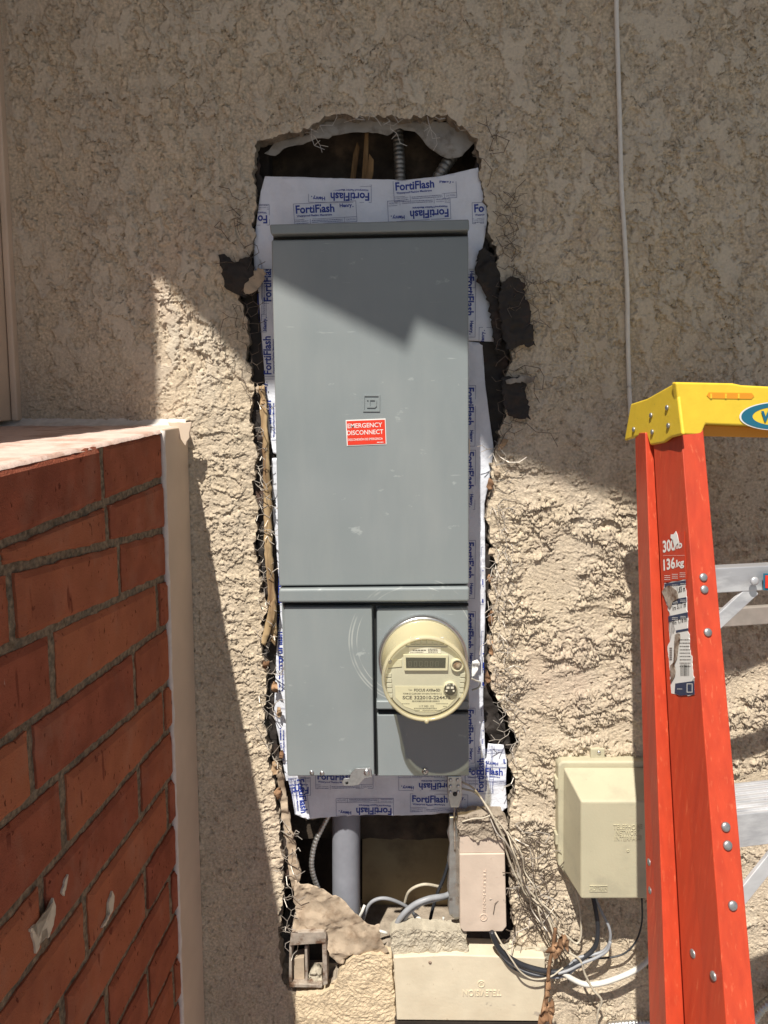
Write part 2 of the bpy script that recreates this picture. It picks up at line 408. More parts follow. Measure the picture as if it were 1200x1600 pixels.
# ------------------------------------------------------------------ the wall with its broken hole
HOLE = [(397,238),(404,222),(430,209),(468,209),(488,199),(508,183),(530,176),(560,183),(600,181),(640,185),(668,180),(700,186),(722,203),(745,215),(750,240),(753,290),(760,330),(768,380),(778,410),(782,440),(792,480),(800,545),(792,585),(798,620),(790,655),(777,690),(770,740),(762,790),(768,840),(776,880),(766,930),(772,980),(764,1035),(772,1085),(798,1128),(812,1160),(798,1195),(806,1230),(796,1262),(796,1300),(800,1400),(806,1470),(800,1500),
        (700,1497),(612,1494),(575,1489),(545,1500),(532,1515),(516,1545),(470,1556),(446,1545),(437,1500),(436,1440),(441,1400),(440,1340),(434,1280),(424,1200),(414,1130),(416,1060),(409,1000),(415,950),(404,900),(399,850),(402,800),(395,750),(401,700),(389,650),(396,600),(385,550),(386,500),(372,455),(378,430),(392,400),(398,360),(401,320),(399,280)]
hp = [P(x, y, 0) for x, y in HOLE]; hp = np.array([(p.x, p.z) for p in hp])
def refine(poly, step, amp, seed):
    out = []
    for i in range(len(poly)):
        a, b = poly[i], poly[(i+1) % len(poly)]; n = max(1, int(np.linalg.norm(b-a)/step))
        for k in range(n): out.append(a+(b-a)*k/n)
    out = np.array(out)
    w = step*4; dx = fbm(out[:, 0]/w, out[:, 1]/w, 3, seed)*amp; dz = fbm(out[:, 0]/w, out[:, 1]/w, 3, seed+50)*amp
    return out+np.stack([dx, dz], 1)
hp = refine(hp, .006, .010, 5); hp = refine(hp, .0025, .0045, 25)
def sdf(X, Z, poly):
    best = np.full(X.shape, 1e9); inside = np.zeros(X.shape, bool); cx = np.zeros(X.shape); cz = np.zeros(X.shape)
    for i in range(len(poly)):
        ax, az = poly[i]; bx, bz = poly[(i+1) % len(poly)]; ex, ez = bx-ax, bz-az
        t = np.clip(((X-ax)*ex+(Z-az)*ez)/(ex*ex+ez*ez+1e-12), 0, 1); qx = ax+t*ex; qz = az+t*ez
        d = (X-qx)**2+(Z-qz)**2; m = d < best; best = np.where(m, d, best); cx = np.where(m, qx, cx); cz = np.where(m, qz, cz)
        c = ((az > Z) != (bz > Z)) & (X < (bx-ax)*(Z-az)/(bz-az+1e-12)+ax); inside ^= c
    d = np.sqrt(best); return np.where(inside, -d, d), cx, cz
_rn = np.random.RandomState(3)
def stucco_h(x, z):
    """height of the render coat above the wall plane, metres, and where it is trowelled flat"""
    wx = x+.012*fbm(x/.035, z/.035, 4, 91, .6); wz = z+.012*fbm(x/.035, z/.035, 4, 92, .6)
    low = sstep(1.88, 1.62, z+.10*x)                      # rougher, lumpier coat lower down
    right = sstep(.05, .30, x)
    area = sstep(-.45, .05, fbm(x/.22, z/.30, 2, 13))
    pl = fbm(wx/.050, wz/.095, 5, 11, .55)
    plate = sstep(.10, .125, pl)*area*(1-.75*low)
    white = _rn.uniform(-1, 1, np.shape(x))
    crumb = sstep(-.1, .35, fbm(x/.07, z/.06, 3, 24))                     # where the coat is torn rather than sandy
    grain = np.abs(fbm(x/.0120+.3*fbm(x/.03, z/.03, 2, 27), z/.0100, 4, 21, .68))
    sand = (.00055+.0004*low)*white+.0011*perlin(x/.0038, z/.0038, 31)
    h = plate*(.0034+.0006*fbm(x/.010, z/.06, 2, 15)+.00015*white)+(1-plate)*(sand+crumb*(.0056*grain-.0006))
    up_ = 1-low
    h = h-up_*area*.0034*np.exp(-((pl-.088)/.016)**2)
    qv = fbm(wx/.034+11, wz/.062, 6, 81, .6); mv = sstep(-.25, .10, fbm(x/.14, z/.16, 2, 83))
    tv_ = mv*up_*(.0030*sstep(.05, .065, qv)*(.4+np.exp(-((qv-.07)/.07)**2))+.0022*sstep(-.2, -.185, qv)); h = h+tv_
    plate = np.maximum(plate, up_*mv*sstep(.05, .08, qv)*.8)
    # second, smaller trowelled flats
    p2 = fbm(wx/.022+3, wz/.034, 4, 17, .5); h = np.maximum(h, (1-low)*sstep(.20, .225, p2)*.0052)
    # torn ledges whose lips hang down
    q = fbm(wx/.075, wz/.036, 6, 41, .58); m2 = sstep(-.30, .05, fbm(x/.13, z/.11, 2, 47))*(.35+.65*right)
    ter = sstep(.06, .075, q)*(.6+1.6*np.exp(-((q-.08)/.09)**2))+.9*sstep(.27, .285, q)+.7*sstep(-.24, -.225, q)
    q2 = fbm(wx/.026+7, wz/.014, 5, 43, .6); ter2 = sstep(.17, .19, q2)
    ang = .9*fbm(x/.5, z/.5, 1, 49); st = perlin((x*np.cos(ang)+z*np.sin(ang))/.035, (z*np.cos(ang)-x*np.sin(ang))/.0048, 51)
    lip = low*(m2*(.0024*ter+.0018*ter2)+.0014*(1-right)*ter2)
    h = h*(1-.35*low)+lip+low*.0010*st
    h = h+.0040*fbm(x/.33, z/.33, 3, 61)
    pits = sstep(.44, .50, perlin(x/.012, z/.011, 77)+.45*perlin(x/.004, z/.004, 78)); h = h-pits*.0045*(1-.5*plate)
    return h, plate, .9*lip+.9*tv_+.5*plate*.0034
def axis(lo, a, b, hi, d, dc):
    return np.unique(np.concatenate([np.arange(lo, a, dc), np.arange(a, b, d), np.arange(b, hi+dc, dc)]).round(6))
xs = axis(-.72, -.70, .86, 3.0, .0017, .04); zs = axis(0, .52, 2.60, 3.46, .0017, .04)
X, Z = np.meshgrid(xs, zs, indexing='ij'); nx, nzz = X.shape
sel = (X > hp[:, 0].min()-.06) & (X < hp[:, 0].max()+.06) & (Z > hp[:, 1].min()-.06) & (Z < hp[:, 1].max()+.06)
D = np.full(X.shape, 1.0); CXX = X.copy(); CZZ = Z.copy()
d_, cx_, cz_ = sdf(X[sel], Z[sel], hp); D[sel] = d_; CXX[sel] = cx_; CZZ[sel] = cz_
vin = D < 0
full = vin[:-1, :-1] & vin[1:, :-1] & vin[:-1, 1:] & vin[1:, 1:]
cell = ~(vin[:-1, :-1] | vin[1:, :-1] | vin[:-1, 1:] | vin[1:, 1:])      # cells fully outside stay
H, PL, SAG = stucco_h(X, Z)
edge = sstep(.030, 0, D); H = H*(1-.3*edge) - .004*edge*(.3+fbm(X/.02, Z/.02, 2, 71)) 
marg = sstep(-.655, -.672, X); H = H*(1-marg)+marg*.001                   # smooth margin by the jamb
# boundary verts snap to the outline
used = np.zeros(X.shape, bool)
for dx, dz in ((0, 0), (1, 0), (0, 1), (1, 1)):
    used[dx:nx-1+dx, dz:nzz-1+dz] |= cell
rem = np.zeros(X.shape, bool)
for dx, dz in ((0, 0), (1, 0), (0, 1), (1, 1)):
    rem[dx:nx-1+dx, dz:nzz-1+dz] |= ~cell
snap = used & rem & sel
XX = np.where(snap, CXX, X); ZZ = np.where(snap, CZZ, Z-SAG*np.where(D < .02, 0, 1))
idx = np.full(X.shape, -1); idx[used] = np.arange(used.sum())
V = np.stack([XX[used], -H[used], ZZ[used]], 1)
ii, jj = np.nonzero(cell)
Q = np.stack([idx[ii, jj], idx[ii+1, jj], idx[ii+1, jj+1], idx[ii, jj+1]], 1)
def np_mesh(name, V, Q, mat, parent, smooth=True):
    me = bpy.data.meshes.new(name); me.vertices.add(len(V)); me.vertices.foreach_set('co', V.astype(np.float32).ravel())
    me.loops.add(len(Q)*4); me.loops.foreach_set('vertex_index', Q.astype(np.int32).ravel())
    me.polygons.add(len(Q)); me.polygons.foreach_set('loop_start', np.arange(0, len(Q)*4, 4, dtype=np.int32))
    me.update(calc_edges=True); me.validate(); return link_mesh(name, me, mat, parent, smooth)
wall = thing('house_wall', 'tan rough stucco house wall with a tall ragged hole broken through it', 'wall', (0, 0, 0))
_so = np_mesh('stucco', V, Q, M['stucco'], wall, False)
_at = _so.data.attributes.new('trowelled', 'FLOAT', 'POINT'); _at.data.foreach_set('value', PL[used].astype(np.float32))
# broken thickness of the coat round the hole
be = []
pad = np.pad(cell, 1, constant_values=True)
for di, dj, a, b in ((-1, 0, (0, 0), (0, 1)), (1, 0, (1, 1), (1, 0)), (0, -1, (1, 0), (0, 0)), (0, 1, (0, 1), (1, 1))):
    nb = pad[1+di:1+di+nx-1, 1+dj:1+dj+nzz-1]; i, j = np.nonzero(cell & ~nb)
    be += list(zip(idx[i+a[0], j+a[1]], idx[i+b[0], j+b[1]]))
bv = sorted({v for e in be for v in e}); m_ = {v: k for k, v in enumerate(bv)}; base = V[bv]
lay = [base]
cxy = np.array([.0, 1.6])
for k, (yy, am, inn) in enumerate(((.003, .0015, -.0012), (.009, .004, -.002), (.016, .005, .001), (.024, .006, .002), (.034, .005, .006))):
    n1 = perlin(base[:, 0]/.012+k*.7, base[:, 2]/.012, 100+k); n2 = perlin(base[:, 0]/.012, base[:, 2]/.012+k*.7, 120+k)
    n3 = perlin(base[:, 0]/.035+k*.3, base[:, 2]/.035, 140); p = base.copy(); p[:, 0] += n1*am+n3*am*1.3; p[:, 2] += n2*am+n3*am; p[:, 1] = yy+.002*n1
    lay.append(p)
VV = np.concatenate(lay); nb_ = len(bv); QQ = []
for L_ in range(len(lay)-1):
    for a, b in be:
        a, b = m_[a], m_[b]; QQ.append((a+L_*nb_, b+L_*nb_, b+(L_+1)*nb_, a+(L_+1)*nb_))
np_mesh('broken_edge', VV, np.array(QQ), M['cement'], wall, False)
# cavity behind
def cav(name, x0, y0, x1, y1, yf, yb, m, z=None):
    a = P(x0, y0, yf); b = P(x1, y1, yf); bm = bmesh.new(); add_box(bm, (a.x, yf, b.z), (b.x, yb, a.z)); finish(bm, .001); return mkbm(name, bm, m, wall)
sheetf = lambda y, amp, s, seed: (lambda x, z: y+amp*nz(x, z, s, seed)+amp*.5*nz(x, z, s*.4, seed+3))
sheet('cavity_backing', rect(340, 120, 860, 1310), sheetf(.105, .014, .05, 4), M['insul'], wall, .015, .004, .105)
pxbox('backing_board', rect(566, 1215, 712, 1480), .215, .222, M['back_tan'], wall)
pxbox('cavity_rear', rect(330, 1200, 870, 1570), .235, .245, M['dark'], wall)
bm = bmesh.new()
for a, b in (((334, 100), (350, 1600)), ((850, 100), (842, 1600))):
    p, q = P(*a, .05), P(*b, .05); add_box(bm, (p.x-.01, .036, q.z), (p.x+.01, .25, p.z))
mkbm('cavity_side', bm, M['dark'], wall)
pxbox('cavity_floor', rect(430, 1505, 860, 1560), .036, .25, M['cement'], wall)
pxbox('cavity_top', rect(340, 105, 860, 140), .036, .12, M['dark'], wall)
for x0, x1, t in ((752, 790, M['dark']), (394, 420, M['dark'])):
    pxbox('gap_shade_stud', rect(x0, 215, x1, 1275), .05, .10, t, wall, .002)  # near-black studs: the shade of the side gaps is put into their colour
# wood slivers above the membrane
for pts, y in ([(570,205),(576,205),(574,300),(564,300)], .055), ([(558,222),(562,230),(554,290),(546,290),(552,240)], .07), ([(577,240),(584,250),(583,272),(575,300),(568,300)], .045):
    sheet('wood_sliver', pts, sheetf(y, .002, .02, 9), M['wood'], wall, .01, .008, y)
def rockf(y, amp, s_, seed):
    return lambda x, z: y+amp*nz(x, z, s_, seed)+amp*.8*abs(nz(x, z, s_*.45, seed+3))+amp*.5*nz(x, z, s_*.16, seed+5)+random.uniform(-.0005, .0005)
# old grey paper hanging under the broken top edge
sheet('torn_building_paper', rough_poly([(413,240),(430,218),(470,212),(505,192),(530,182),(600,187),(700,190),(735,206),(744,222),(738,226),(722,244),(700,248),(683,240),(672,232),(655,212),(648,206),(625,200),(605,212),(590,208),(560,207),(520,212),(480,222),(450,230),(430,243)], 7, 1.2, 8), sheetf(.028, .007, .035, 6), M['paper_grey'], wall, .008, .0015, .028)
sheet('torn_building_paper', rough_poly([(742,250),(752,262),(757,330),(766,400),(776,440),(786,500),(794,560),(790,620),(786,660),(774,700),(764,760),(760,830),(768,900),(762,960),(764,1040),(768,1090),(790,1140),(800,1165),(770,1168),(752,1120),(748,1000),(750,800),(750,640),(744,540),(742,400),(738,320)], 6, 2.2, 18), sheetf(.020, .010, .03, 16), M['felt'], wall, .007, .0015, .020)  # black paper strip, added so the right-hand gap reads dark
sheet('torn_building_paper', rough_poly([(404,240),(412,300),(404,360),(400,420),(406,480),(414,560),(420,640),(428,720),(432,800),(436,900),(436,1000),(428,1080),(436,1180),(450,1260),(462,1360),(446,1380),(440,1280),(424,1180),(414,1080),(408,980),(404,880),(398,760),(392,640),(386,540),(376,460),(386,420),(396,340),(398,280)], 6, 2.0, 28), sheetf(.016, .008, .03, 26), M['felt'], wall, .007, .0015, .016)  # same black paper on the left, added to darken that gap
# lath wire sticking out round the hole
def wires(name, spots, seed, m, r=.0006, yb=-.006):
    bm = bmesh.new(); rs = random.Random(seed)
    for (x, y, dx, dy, n, L) in spots:
        for k in range(n):
            px, py = x+rs.uniform(-4, 4), y+rs.uniform(-14, 14); yy = .012; a = math.atan2(dy, dx)+rs.uniform(-.9, .9); pts = [P(px, py, yy)]
            for s in range(rs.randint(2, 5)):
                l = L*rs.uniform(.22, .5); px += l*math.cos(a); py += l*math.sin(a); yy = max(yb-.014, yy-rs.uniform(.006, .016)); pts.append(P(px, py, yy)); a += rs.choice((-1, 1))*rs.uniform(.3, 1.1)
                if rs.random() < .3:
                    b = a+rs.choice((-1, 1))*1.1; e = P(px+L*.3*math.cos(b), py+L*.3*math.sin(b), yy-.004); add_tube(bm, catmull([pts[-1], e], 2), r, 4)
            add_tube(bm, pts, r, 4)
    return mkbm(name, bm, m, wall)
sp = []
for x, y in [(401,310),(398,350),(390,400),(372,440),(384,480),(388,520),(386,560)]: sp.append((x, y, -1, .2, 3, 42))
for x, y in [(752,240),(755,300),(762,340),(768,380),(778,415),(784,440),(790,470),(797,520),(794,590),(790,640)]: sp.append((x, y, 1, -.1, 3, 50))
wires('wire_lath', sp, 3, M['wire'])
sp = []
for x, y in [(399,620),(400,680),(400,740),(402,790),(404,840),(408,890),(412,940),(412,1000),(414,1060),(416,1110),(424,1180),(436,1290),(438,1340),(438,1400),(436,1460)]: sp.append((x, y, 1, .3, 3, 22))
for x, y in [(776,700),(765,780),(768,830),(772,880),(766,940),(768,990),(764,1035),(774,1090),(800,1140),(800,1210)]: sp.append((x, y, .2, .5, 4, 34))
wires('wire_lath', sp, 9, M['wire_lit'], .0007)
sp = []
for x, y in [(480,202),(540,184),(600,185),(660,186),(710,195)]: sp.append((x, y, 1, .2, 3, 40))
wires('wire_lath', sp, 12, M['wire_lit'], .0006, .012)
# hexagonal netting that still bridges the right-hand and lower-left gap
def hexnet(x0, y0, x1, y1, y, cellp, seed, m):
    bm = bmesh.new(); rs = random.Random(seed); j = {}
    def pt(a, b):
        k = (round(a), round(b))
        if k not in j: j[k] = P(a+rs.uniform(-3, 3), b+rs.uniform(-3, 3), y+rs.uniform(-.01, .01))
        return j[k]
    r = 0; yy = y0
    while yy < y1:
        xx = x0+(cellp*.5 if r % 2 else 0); xm = x0+(x1-x0)
        while xx < xm:
            if rs.random() < .8: add_tube(bm, [pt(xx, yy), pt(xx+cellp*.5, yy+cellp*.35)], .0006, 4)
            if rs.random() < .8: add_tube(bm, [pt(xx+cellp*.5, yy+cellp*.35), pt(xx+cellp, yy)], .0006, 4)
            if rs.random() < .8: add_tube(bm, [pt(xx+cellp*.5, yy+cellp*.35), pt(xx+cellp*.5, yy+cellp*.85)], .0006, 4)
            xx += cellp
        yy += cellp*.85; r += 1
    return mkbm('wire_netting', bm, m, wall)
hexnet(768, 300, 806, 680, -.012, 19, 4, M['wire'])
hexnet(436, 1330, 466, 1490, -.004, 20, 5, M['wire_lit'])
hexnet(770, 720, 800, 1150, -.010, 17, 6, M['wire_lit'])
hexnet(396, 700, 414, 1180, -.004, 15, 8, M['wire_lit'])
hexnet(376, 380, 398, 600, -.010, 18, 9, M['wire'])
hexnet(800, 1290, 850, 1480, -.012, 26, 7, M['wire'])

sp = []
for x, y in [(796,1290),(802,1320),(806,1350),(808,1380),(816,1400),(812,1300),(824,1360)]: sp.append((x+6, y, .7, .9, 4, 50))
wires('wire_lath', sp, 33, M['wire'], .0009, -.018)
wires('wire_lath', sp[::2], 35, M['wire_lit'], .0009, -.022)
# unseen roof eave: outline worked back from the slanting shade wanted on the wall
EZ = 3.46
def up(px, py, y=0.0):
    p = P(px, py, y); h = EZ-p.z; return (p.x-SX*h, p.y-SY*h)
ed2 = [(-1.3, up(250, 432)[1]+.04), up(240, 436), up(252, 440), up(330, 520), up(395, 592), up(424, 440, -.095), up(636, 546, -.095), up(652, 505, -.095), up(733, 541, -.095), up(775, 722), up(880, 752), up(985, 792), up(1080, 910), up(1200, 1030), (1.3, -1.35), (3.0, -1.5)]
roof = thing('unseen_eave', 'unseen roof eave with its edge shaped to shade the upper stucco wall', 'roof', (0, 0, EZ))
top = [Vector((x, y, EZ)) for x, y in ed2]+[Vector((3.0, .3, EZ)), Vector((-1.2, .3, EZ))]
bm = bmesh.new(); add_prism(bm, top, [v+Vector((0, .0, .03)) for v in top]); finish(bm); mkbm('soffit', bm, M['eave'], roof)
bm = bmesh.new(); add_prism(bm, [Vector((3, .3, EZ+.033)), Vector((-1.2, .3, EZ+.033)), Vector((-1.2, -.35, EZ+.033)), Vector((3, -.35, EZ+.033))], [Vector((3, .3, EZ+.6)), Vector((-1.2, .3, EZ+.6)), Vector((-1.2, -.34, EZ+.14)), Vector((3, -.34, EZ+.14))]); finish(bm); mkbm('roof_slope', bm, M['eave'], roof)

# ground
gp = mk('ground', [(-60, -60, 0), (60, -60, 0), (60, 60, 0), (-60, 60, 0)], [(0, 1, 2, 3)], M['concrete']); gp['kind'] = 'structure'

# ------------------------------------------------------------------ brick wall on the left
B0 = P(250, 672, -.13); bdir = Vector((-.085, -1, 0)).normalized(); bn = Vector((1, -.085, 0)).normalized()
brick = thing('brick_wall', 'red brick side wall with weathered mortar joints left of the stucco wall', 'wall', (B0.x-.1, -.3, 0))
def bs(px, py):
    p = PP(px, py, B0, bn); return ((p-B0).dot(bdir), p.z)
J = [((252,673),(0,729)), ((252,750),(0,851)), ((253,829),(0,893)), ((257,903),(0,1018)), ((258,979),(0,1162)), ((264,1066),(0,1289)), ((266,1137),(0,1444)), ((268,1212),(0,1574))]
JL = []
for a, b in J:
    s0, z0 = bs(*a); s1, z1 = bs(*b); k = (z1-z0)/(s1-s0); JL.append((z0-k*s0, k))
zc = JL[-1][0]
while zc > .0: zc -= .0865; JL.append((max(zc, 0), 0.0))
SL = 1.08
vj = [[.265,.60,.93],[.255,.57,.9],[.215,.545,.88],[.045,.45,.78,1.1],[.168,.52,.85],[.035,.44,.77,1.1],[.165,.51,.84],[.03,.39,.71,1.04],[.155,.47,.8],[.03,.33,.66,1.0],[.16,.49,.82],[.03,.35,.67,1.0]]
bmb = bmesh.new(); rs = random.Random(2)
for c in range(len(JL)-1):
    cuts = [0]+[v*.85 for v in vj[c if c < len(vj) else 8+(c % 4)]]+[SL]
    for a, b in zip(cuts[:-1], cuts[1:]):
        g = .0062; gv = .0085; s0 = a+(gv if a else 0); s1 = b-gv
        if s1-s0 < .012: continue
        n = max(4, int((s1-s0)/.010)); m = 10; seed = rs.randint(0, 9999); off = rs.uniform(-.0015, .0015); grid = []
        for i in range(n+1):
            row = []
            for j in range(m+1):
                u, v = i/n, j/m; s = s0+(s1-s0)*u
                zt = JL[c][0]+JL[c][1]*s-(g if c else .002); zb = JL[c+1][0]+JL[c+1][1]*s+g
                e1 = (.0035*nz(0, v*3+seed, 1, 5)+.0022*nz(0, v*9+seed, 1, 5)) if i in (0, n) else 0
                e2 = .0026*nz(s, seed, .022, 6)+.0022*nz(s, seed, .008, 6) if j in (0, m) else 0
                z = zb+(zt-zb)*v+e2; ed_ = min(u*(s1-s0), (1-u)*(s1-s0), v*(zt-zb), (1-v)*(zt-zb))
                h = .006*max(0, min(1, (ed_+.0002)/.004))**.5+off+.0009*nz(s, z+seed, .03, 8)+.0004*nz(s, z, .008, 9)
                row.append(bmb.verts.new(B0+bdir*(s+e1)+bn*h+Vector((0, 0, z-B0.z))))
            grid.append(row)
        for i in range(n):
            for j in range(m): bmb.faces.new((grid[i][j], grid[i+1][j], grid[i+1][j+1], grid[i][j+1]))
        # skirts back into the mortar
        ring = [grid[i][0] for i in range(n)]+[grid[n][j] for j in range(m)]+[grid[i][m] for i in range(n, 0, -1)]+[grid[0][j] for j in range(m, 0, -1)]
        bk = [bmb.verts.new(v.co-bn*.014) for v in ring]
        for i in range(len(ring)): bmb.faces.new((ring[i], bk[i], bk[(i+1) % len(ring)], ring[(i+1) % len(ring)]))
bmesh.ops.recalc_face_normals(bmb, faces=bmb.faces)
mkbm('bricks', bmb, M['brick'], brick)
# mortar bed: subdivided rough plane + body
bm = bmesh.new(); ns, nzv = 150, 170; g = []
for i in range(ns+1):
    row = []
    for j in range(nzv+1):
        s = SL*i/ns; ztop = JL[0][0]+JL[0][1]*s-.001; z = ztop*j/nzv
        row.append(bm.verts.new(B0+bdir*s+bn*(-.001+.0022*nz(s, z, .012, 3)+.0015*nz(s, z, .05, 4))+Vector((0, 0, z-B0.z))))
    g.append(row)
for i in range(ns):
    for j in range(nzv): bm.faces.new((g[i][j], g[i+1][j], g[i+1][j+1], g[i][j+1]))
bmesh.ops.recalc_face_normals(bm, faces=bm.faces); mkbm('mortar', bm, M['mortar'], brick)
f0 = JL[0]
zt0, zt1 = f0[0]-.0, f0[0]+f0[1]*SL
bm = bmesh.new(); a = B0-bn*.004; b = a+bdir*SL; a = a-bdir*.128
add_prism(bm, [Vector((a.x, a.y, zt0-.004)), Vector((b.x, b.y, zt1-.004)), Vector((-1.15, b.y, zt1-.004)), Vector((-1.15, a.y, zt0-.004))],
          [Vector((a.x, a.y, 0)), Vector((b.x, b.y, 0)), Vector((-1.15, b.y, 0)), Vector((-1.15, a.y, 0))]); finish(bm); mkbm('brick_core', bm, M['mortar'], brick)
# top: rough pinkish painted bed
bm = bmesh.new(); g = []; n1, n2 = 110, 60
for i in range(n1+1):
    row = []
    for j in range(n2+1):
        s = (SL+.13)*i/n1-.132; t = .78*(j/n2)**1.3; p = B0+bdir*s-bn*(t-.004)
        z = f0[0]+f0[1]*s+.0015+.002*nz(s, t, .03, 2)+.0012*nz(s, t, .01, 5)-(.005 if j == 0 else 0)
        row.append(bm.verts.new((p.x, p.y, z)))
    g.append(row)
for i in range(n1):
    for j in range(n2): bm.faces.new((g[i][j], g[i][j+1], g[i+1][j+1], g[i+1][j]))
bmesh.ops.recalc_face_normals(bm, faces=bm.faces); mkbm('painted_top', bm, M['brick_top'], brick, True)
# pale drips on the bricks
bm = bmesh.new()
for pts in ([(48,1452),(56,1444),(60,1470),(64,1440),(72,1426),(76,1440),(80,1424),(84,1403),(87,1420),(84,1445),(76,1466),(73,1450),(66,1455),(62,1480),(57,1490),(53,1468)],
            [(97,1395),(102,1376),(107,1366),(105,1380),(101,1400)], [(170,1410),(176,1392),(179,1400),(177,1422),(165,1446),(160,1450),(172,1428)]):
    f = [PP(x, y, B0+bn*.0088, bn) for x, y in rough_poly(pts, 3, .6, 4)]; add_prism(bm, f, [v-bn*.003 for v in f])
bmesh.ops.triangulate(bm, faces=bm.faces[:]); finish(bm); mkbm('paint_drip', bm, M['drip'], brick)
# bead of caulk where the bricks meet the trim
bm = bmesh.new(); pts = []
for k in range(120):
    t = k/119; p = Vector((B0.x+.002, B0.y+.003, (B0.z-.001)*(1-t)+.3*t)); p.x += .0012*nz(0, p.z, .03, 3); pts.append(p)
add_tube(bm, pts, .005, 8, lambda i, n: .0058+.0030*nz(0, i*.3, 1, 4)); bmesh.ops.recalc_face_normals(bm, faces=bm.faces)
mkbm('caulk_bead', bm, M['caulk'], brick, True)

# trim strip between the bricks and stucco
trim = thing('corner_trim', 'beige painted vertical trim strip between the bricks and the stucco', 'trim', P(275, 1600, 0))
bm = bmesh.new(); zt = f0[0]+.002
q = [B0-bdir*.1285+bn*.004, B0-bdir*.0015+bn*.004]; q = [Vector((v.x, v.y, zt)) for v in q]+[Vector((v.x, v.y, 0)) for v in q[::-1]]
add_prism(bm, q, [v-bn*.0075 for v in q]); finish(bm, .003, 3)
mkbm('strip', bm, M['beige_trim'], trim)
bm = bmesh.new(); pxprism(bm, rough_poly([(262,659),(299,660),(296,684),(290,697),(276,680)], 5, .8, 3), -.050, -.046); finish(bm, .001)
mkbm('mitred_end', bm, M['beige_trim'], trim)
# peeling white flashing along the back of the brick top
bm = bmesh.new(); g = []
for i in range(91):
    row = []
    for j in range(7):
        px = -60+350*i/90; p = P(px, 664-j*1.0, -.001-.028*(1-j/6)); 
        p.z += .004*nz(p.x, j*.3, .05, 7)*(1-j/8)+.002*nz(p.x, j, .012, 8); row.append(bm.verts.new((p.x, p.y, f0[0]+.004+(j/6)**2*.012+.003*nz(p.x, j*.25, .03, 7))))
    g.append(row)
for i in range(90):
    for j in range(6): bm.faces.new((g[i][j], g[i+1][j], g[i+1][j+1], g[i][j+1]))
ex = bmesh.ops.extrude_face_region(bm, geom=bm.faces[:])
for v in [e for e in ex['geom'] if isinstance(e, bmesh.types.BMVert)]: v.co.z -= .0015
bmesh.ops.recalc_face_normals(bm, faces=bm.faces)
fl = mkbm('flashing_strip', bm, M['white_paint']); tag(fl, 'white peeling flashing strip along the back of the brick ledge', 'flashing')

# left jamb: a wing wall standing on the brick
jamb = thing('side_jamb', 'smooth beige side wall at the far left edge rising from the brick ledge', 'wall', (-.8, -.4, f0[0]))
jz = f0[0]+.012
bm = bmesh.new(); add_box(bm, (-.95, -.79, jz), (-.685, -.0, EZ-.003)); finish(bm, .004, 3); mkbm('jamb_panel', bm, M['beige_trim'], jamb)
bm = bmesh.new(); add_box(bm, (-.6835, -.020, jz), (-.672, -.0, EZ-.004)); finish(bm, .003, 3); mkbm('jamb_bead', bm, M['beige_trim'], jamb)

# painted cable hanging down the wall
o = tube('hanging_cable', pxt([(962,-170),(963,0),(965,80),(968,180),(971,290),(976,370),(980,450),(981,530),(983,600),(985,650)], -.010), .0042, M['cable_paint'])
tag(o, 'thin off-white cable hanging down the upper right of the stucco wall', 'cable')
b = tube('cable_clip', [P(978,606,-.008), P(983,603,-.016), P(989,607,-.008)], .0012, M['steel'], o)

# ------------------------------------------------------------------ flashing membrane sheets
def memy(y): return lambda x, z: y+.0045*nz(x, z, .06, 14)+.0040*abs(nz(x+z*.4, z*.35, .022, 15))+.0020*abs(nz(x*.5-z*.3, z, .014, 16))
def block():
    f = Flat(); g = Flat(); mm = .001
    f.text('FortiFlash', -53*mm, .5*mm, 70*mm, 14.5*mm, .026)
    f.text('Waterproof Flashing Membrane', -52*mm, -6.5*mm, 64*mm, 4.8*mm, .02)
    f.text('Henry', 27*mm, 6*mm, 22*mm, 8.5*mm, .03); f.disc(51*mm, 8*mm, 1*mm)
    g.frame(-57*mm, -19*mm, 57*mm, 18*mm, .7*mm); g.rect(-57*mm, -10.5*mm, 57*mm, -9.9*mm); g.rect(-28*mm, -19*mm, -27.4*mm, -10*mm); g.rect(34*mm, -19*mm, 34.6*mm, -10*mm)
    g.text('10 YEAR WARRANTY', -55*mm, -14*mm, 24*mm, 2*mm); g.microtext(-55*mm, -17.4*mm, -31*mm, 1.3*mm, 1)
    g.microtext(-25*mm, -13.6*mm, 31*mm, 1.2*mm, 2); g.microtext(-25*mm, -16.6*mm, 31*mm, 1.2*mm, 3); g.text('CAUTION', 37*mm, -16*mm, 17*mm, 3*mm)
    return f, g
BF, BG = block()
def membrane(label, outline, y, blocks, clip=None, seed=1):
    yf = memy(y); c = P(*outline[0], y)
    t = thing('flashing_membrane', label, 'membrane', (c.x, y, c.z), 'printed flashing membrane sheets')
    sheet('membrane_sheet', outline, yf, M['membrane'], t, .006, .001, y)
    cl = [P(a, b, y) for a, b in (clip or outline)]; cl = [(p.x, p.z) for p in cl]
    ar = sum(cl[i][0]*cl[(i+1) % len(cl)][1]-cl[(i+1) % len(cl)][0]*cl[i][1] for i in range(len(cl)))
    if ar < 0: cl = cl[::-1]
    for px, py, rot in blocks:
        p = P(px, py, y); par = t
        for src, m, nm in ((BF, M['navy'], 'printed_name'), (BG, M['navy_thin'], 'printed_border')):
            F = Flat(); F.merge(src, p.x, p.z, math.radians(rot))
            o = F.mesh(nm, lambda a, b: Vector((a, yf(a, b)-.0007, b)), m, par, 0, cl)
            if o is None: break
            par = o
    return t
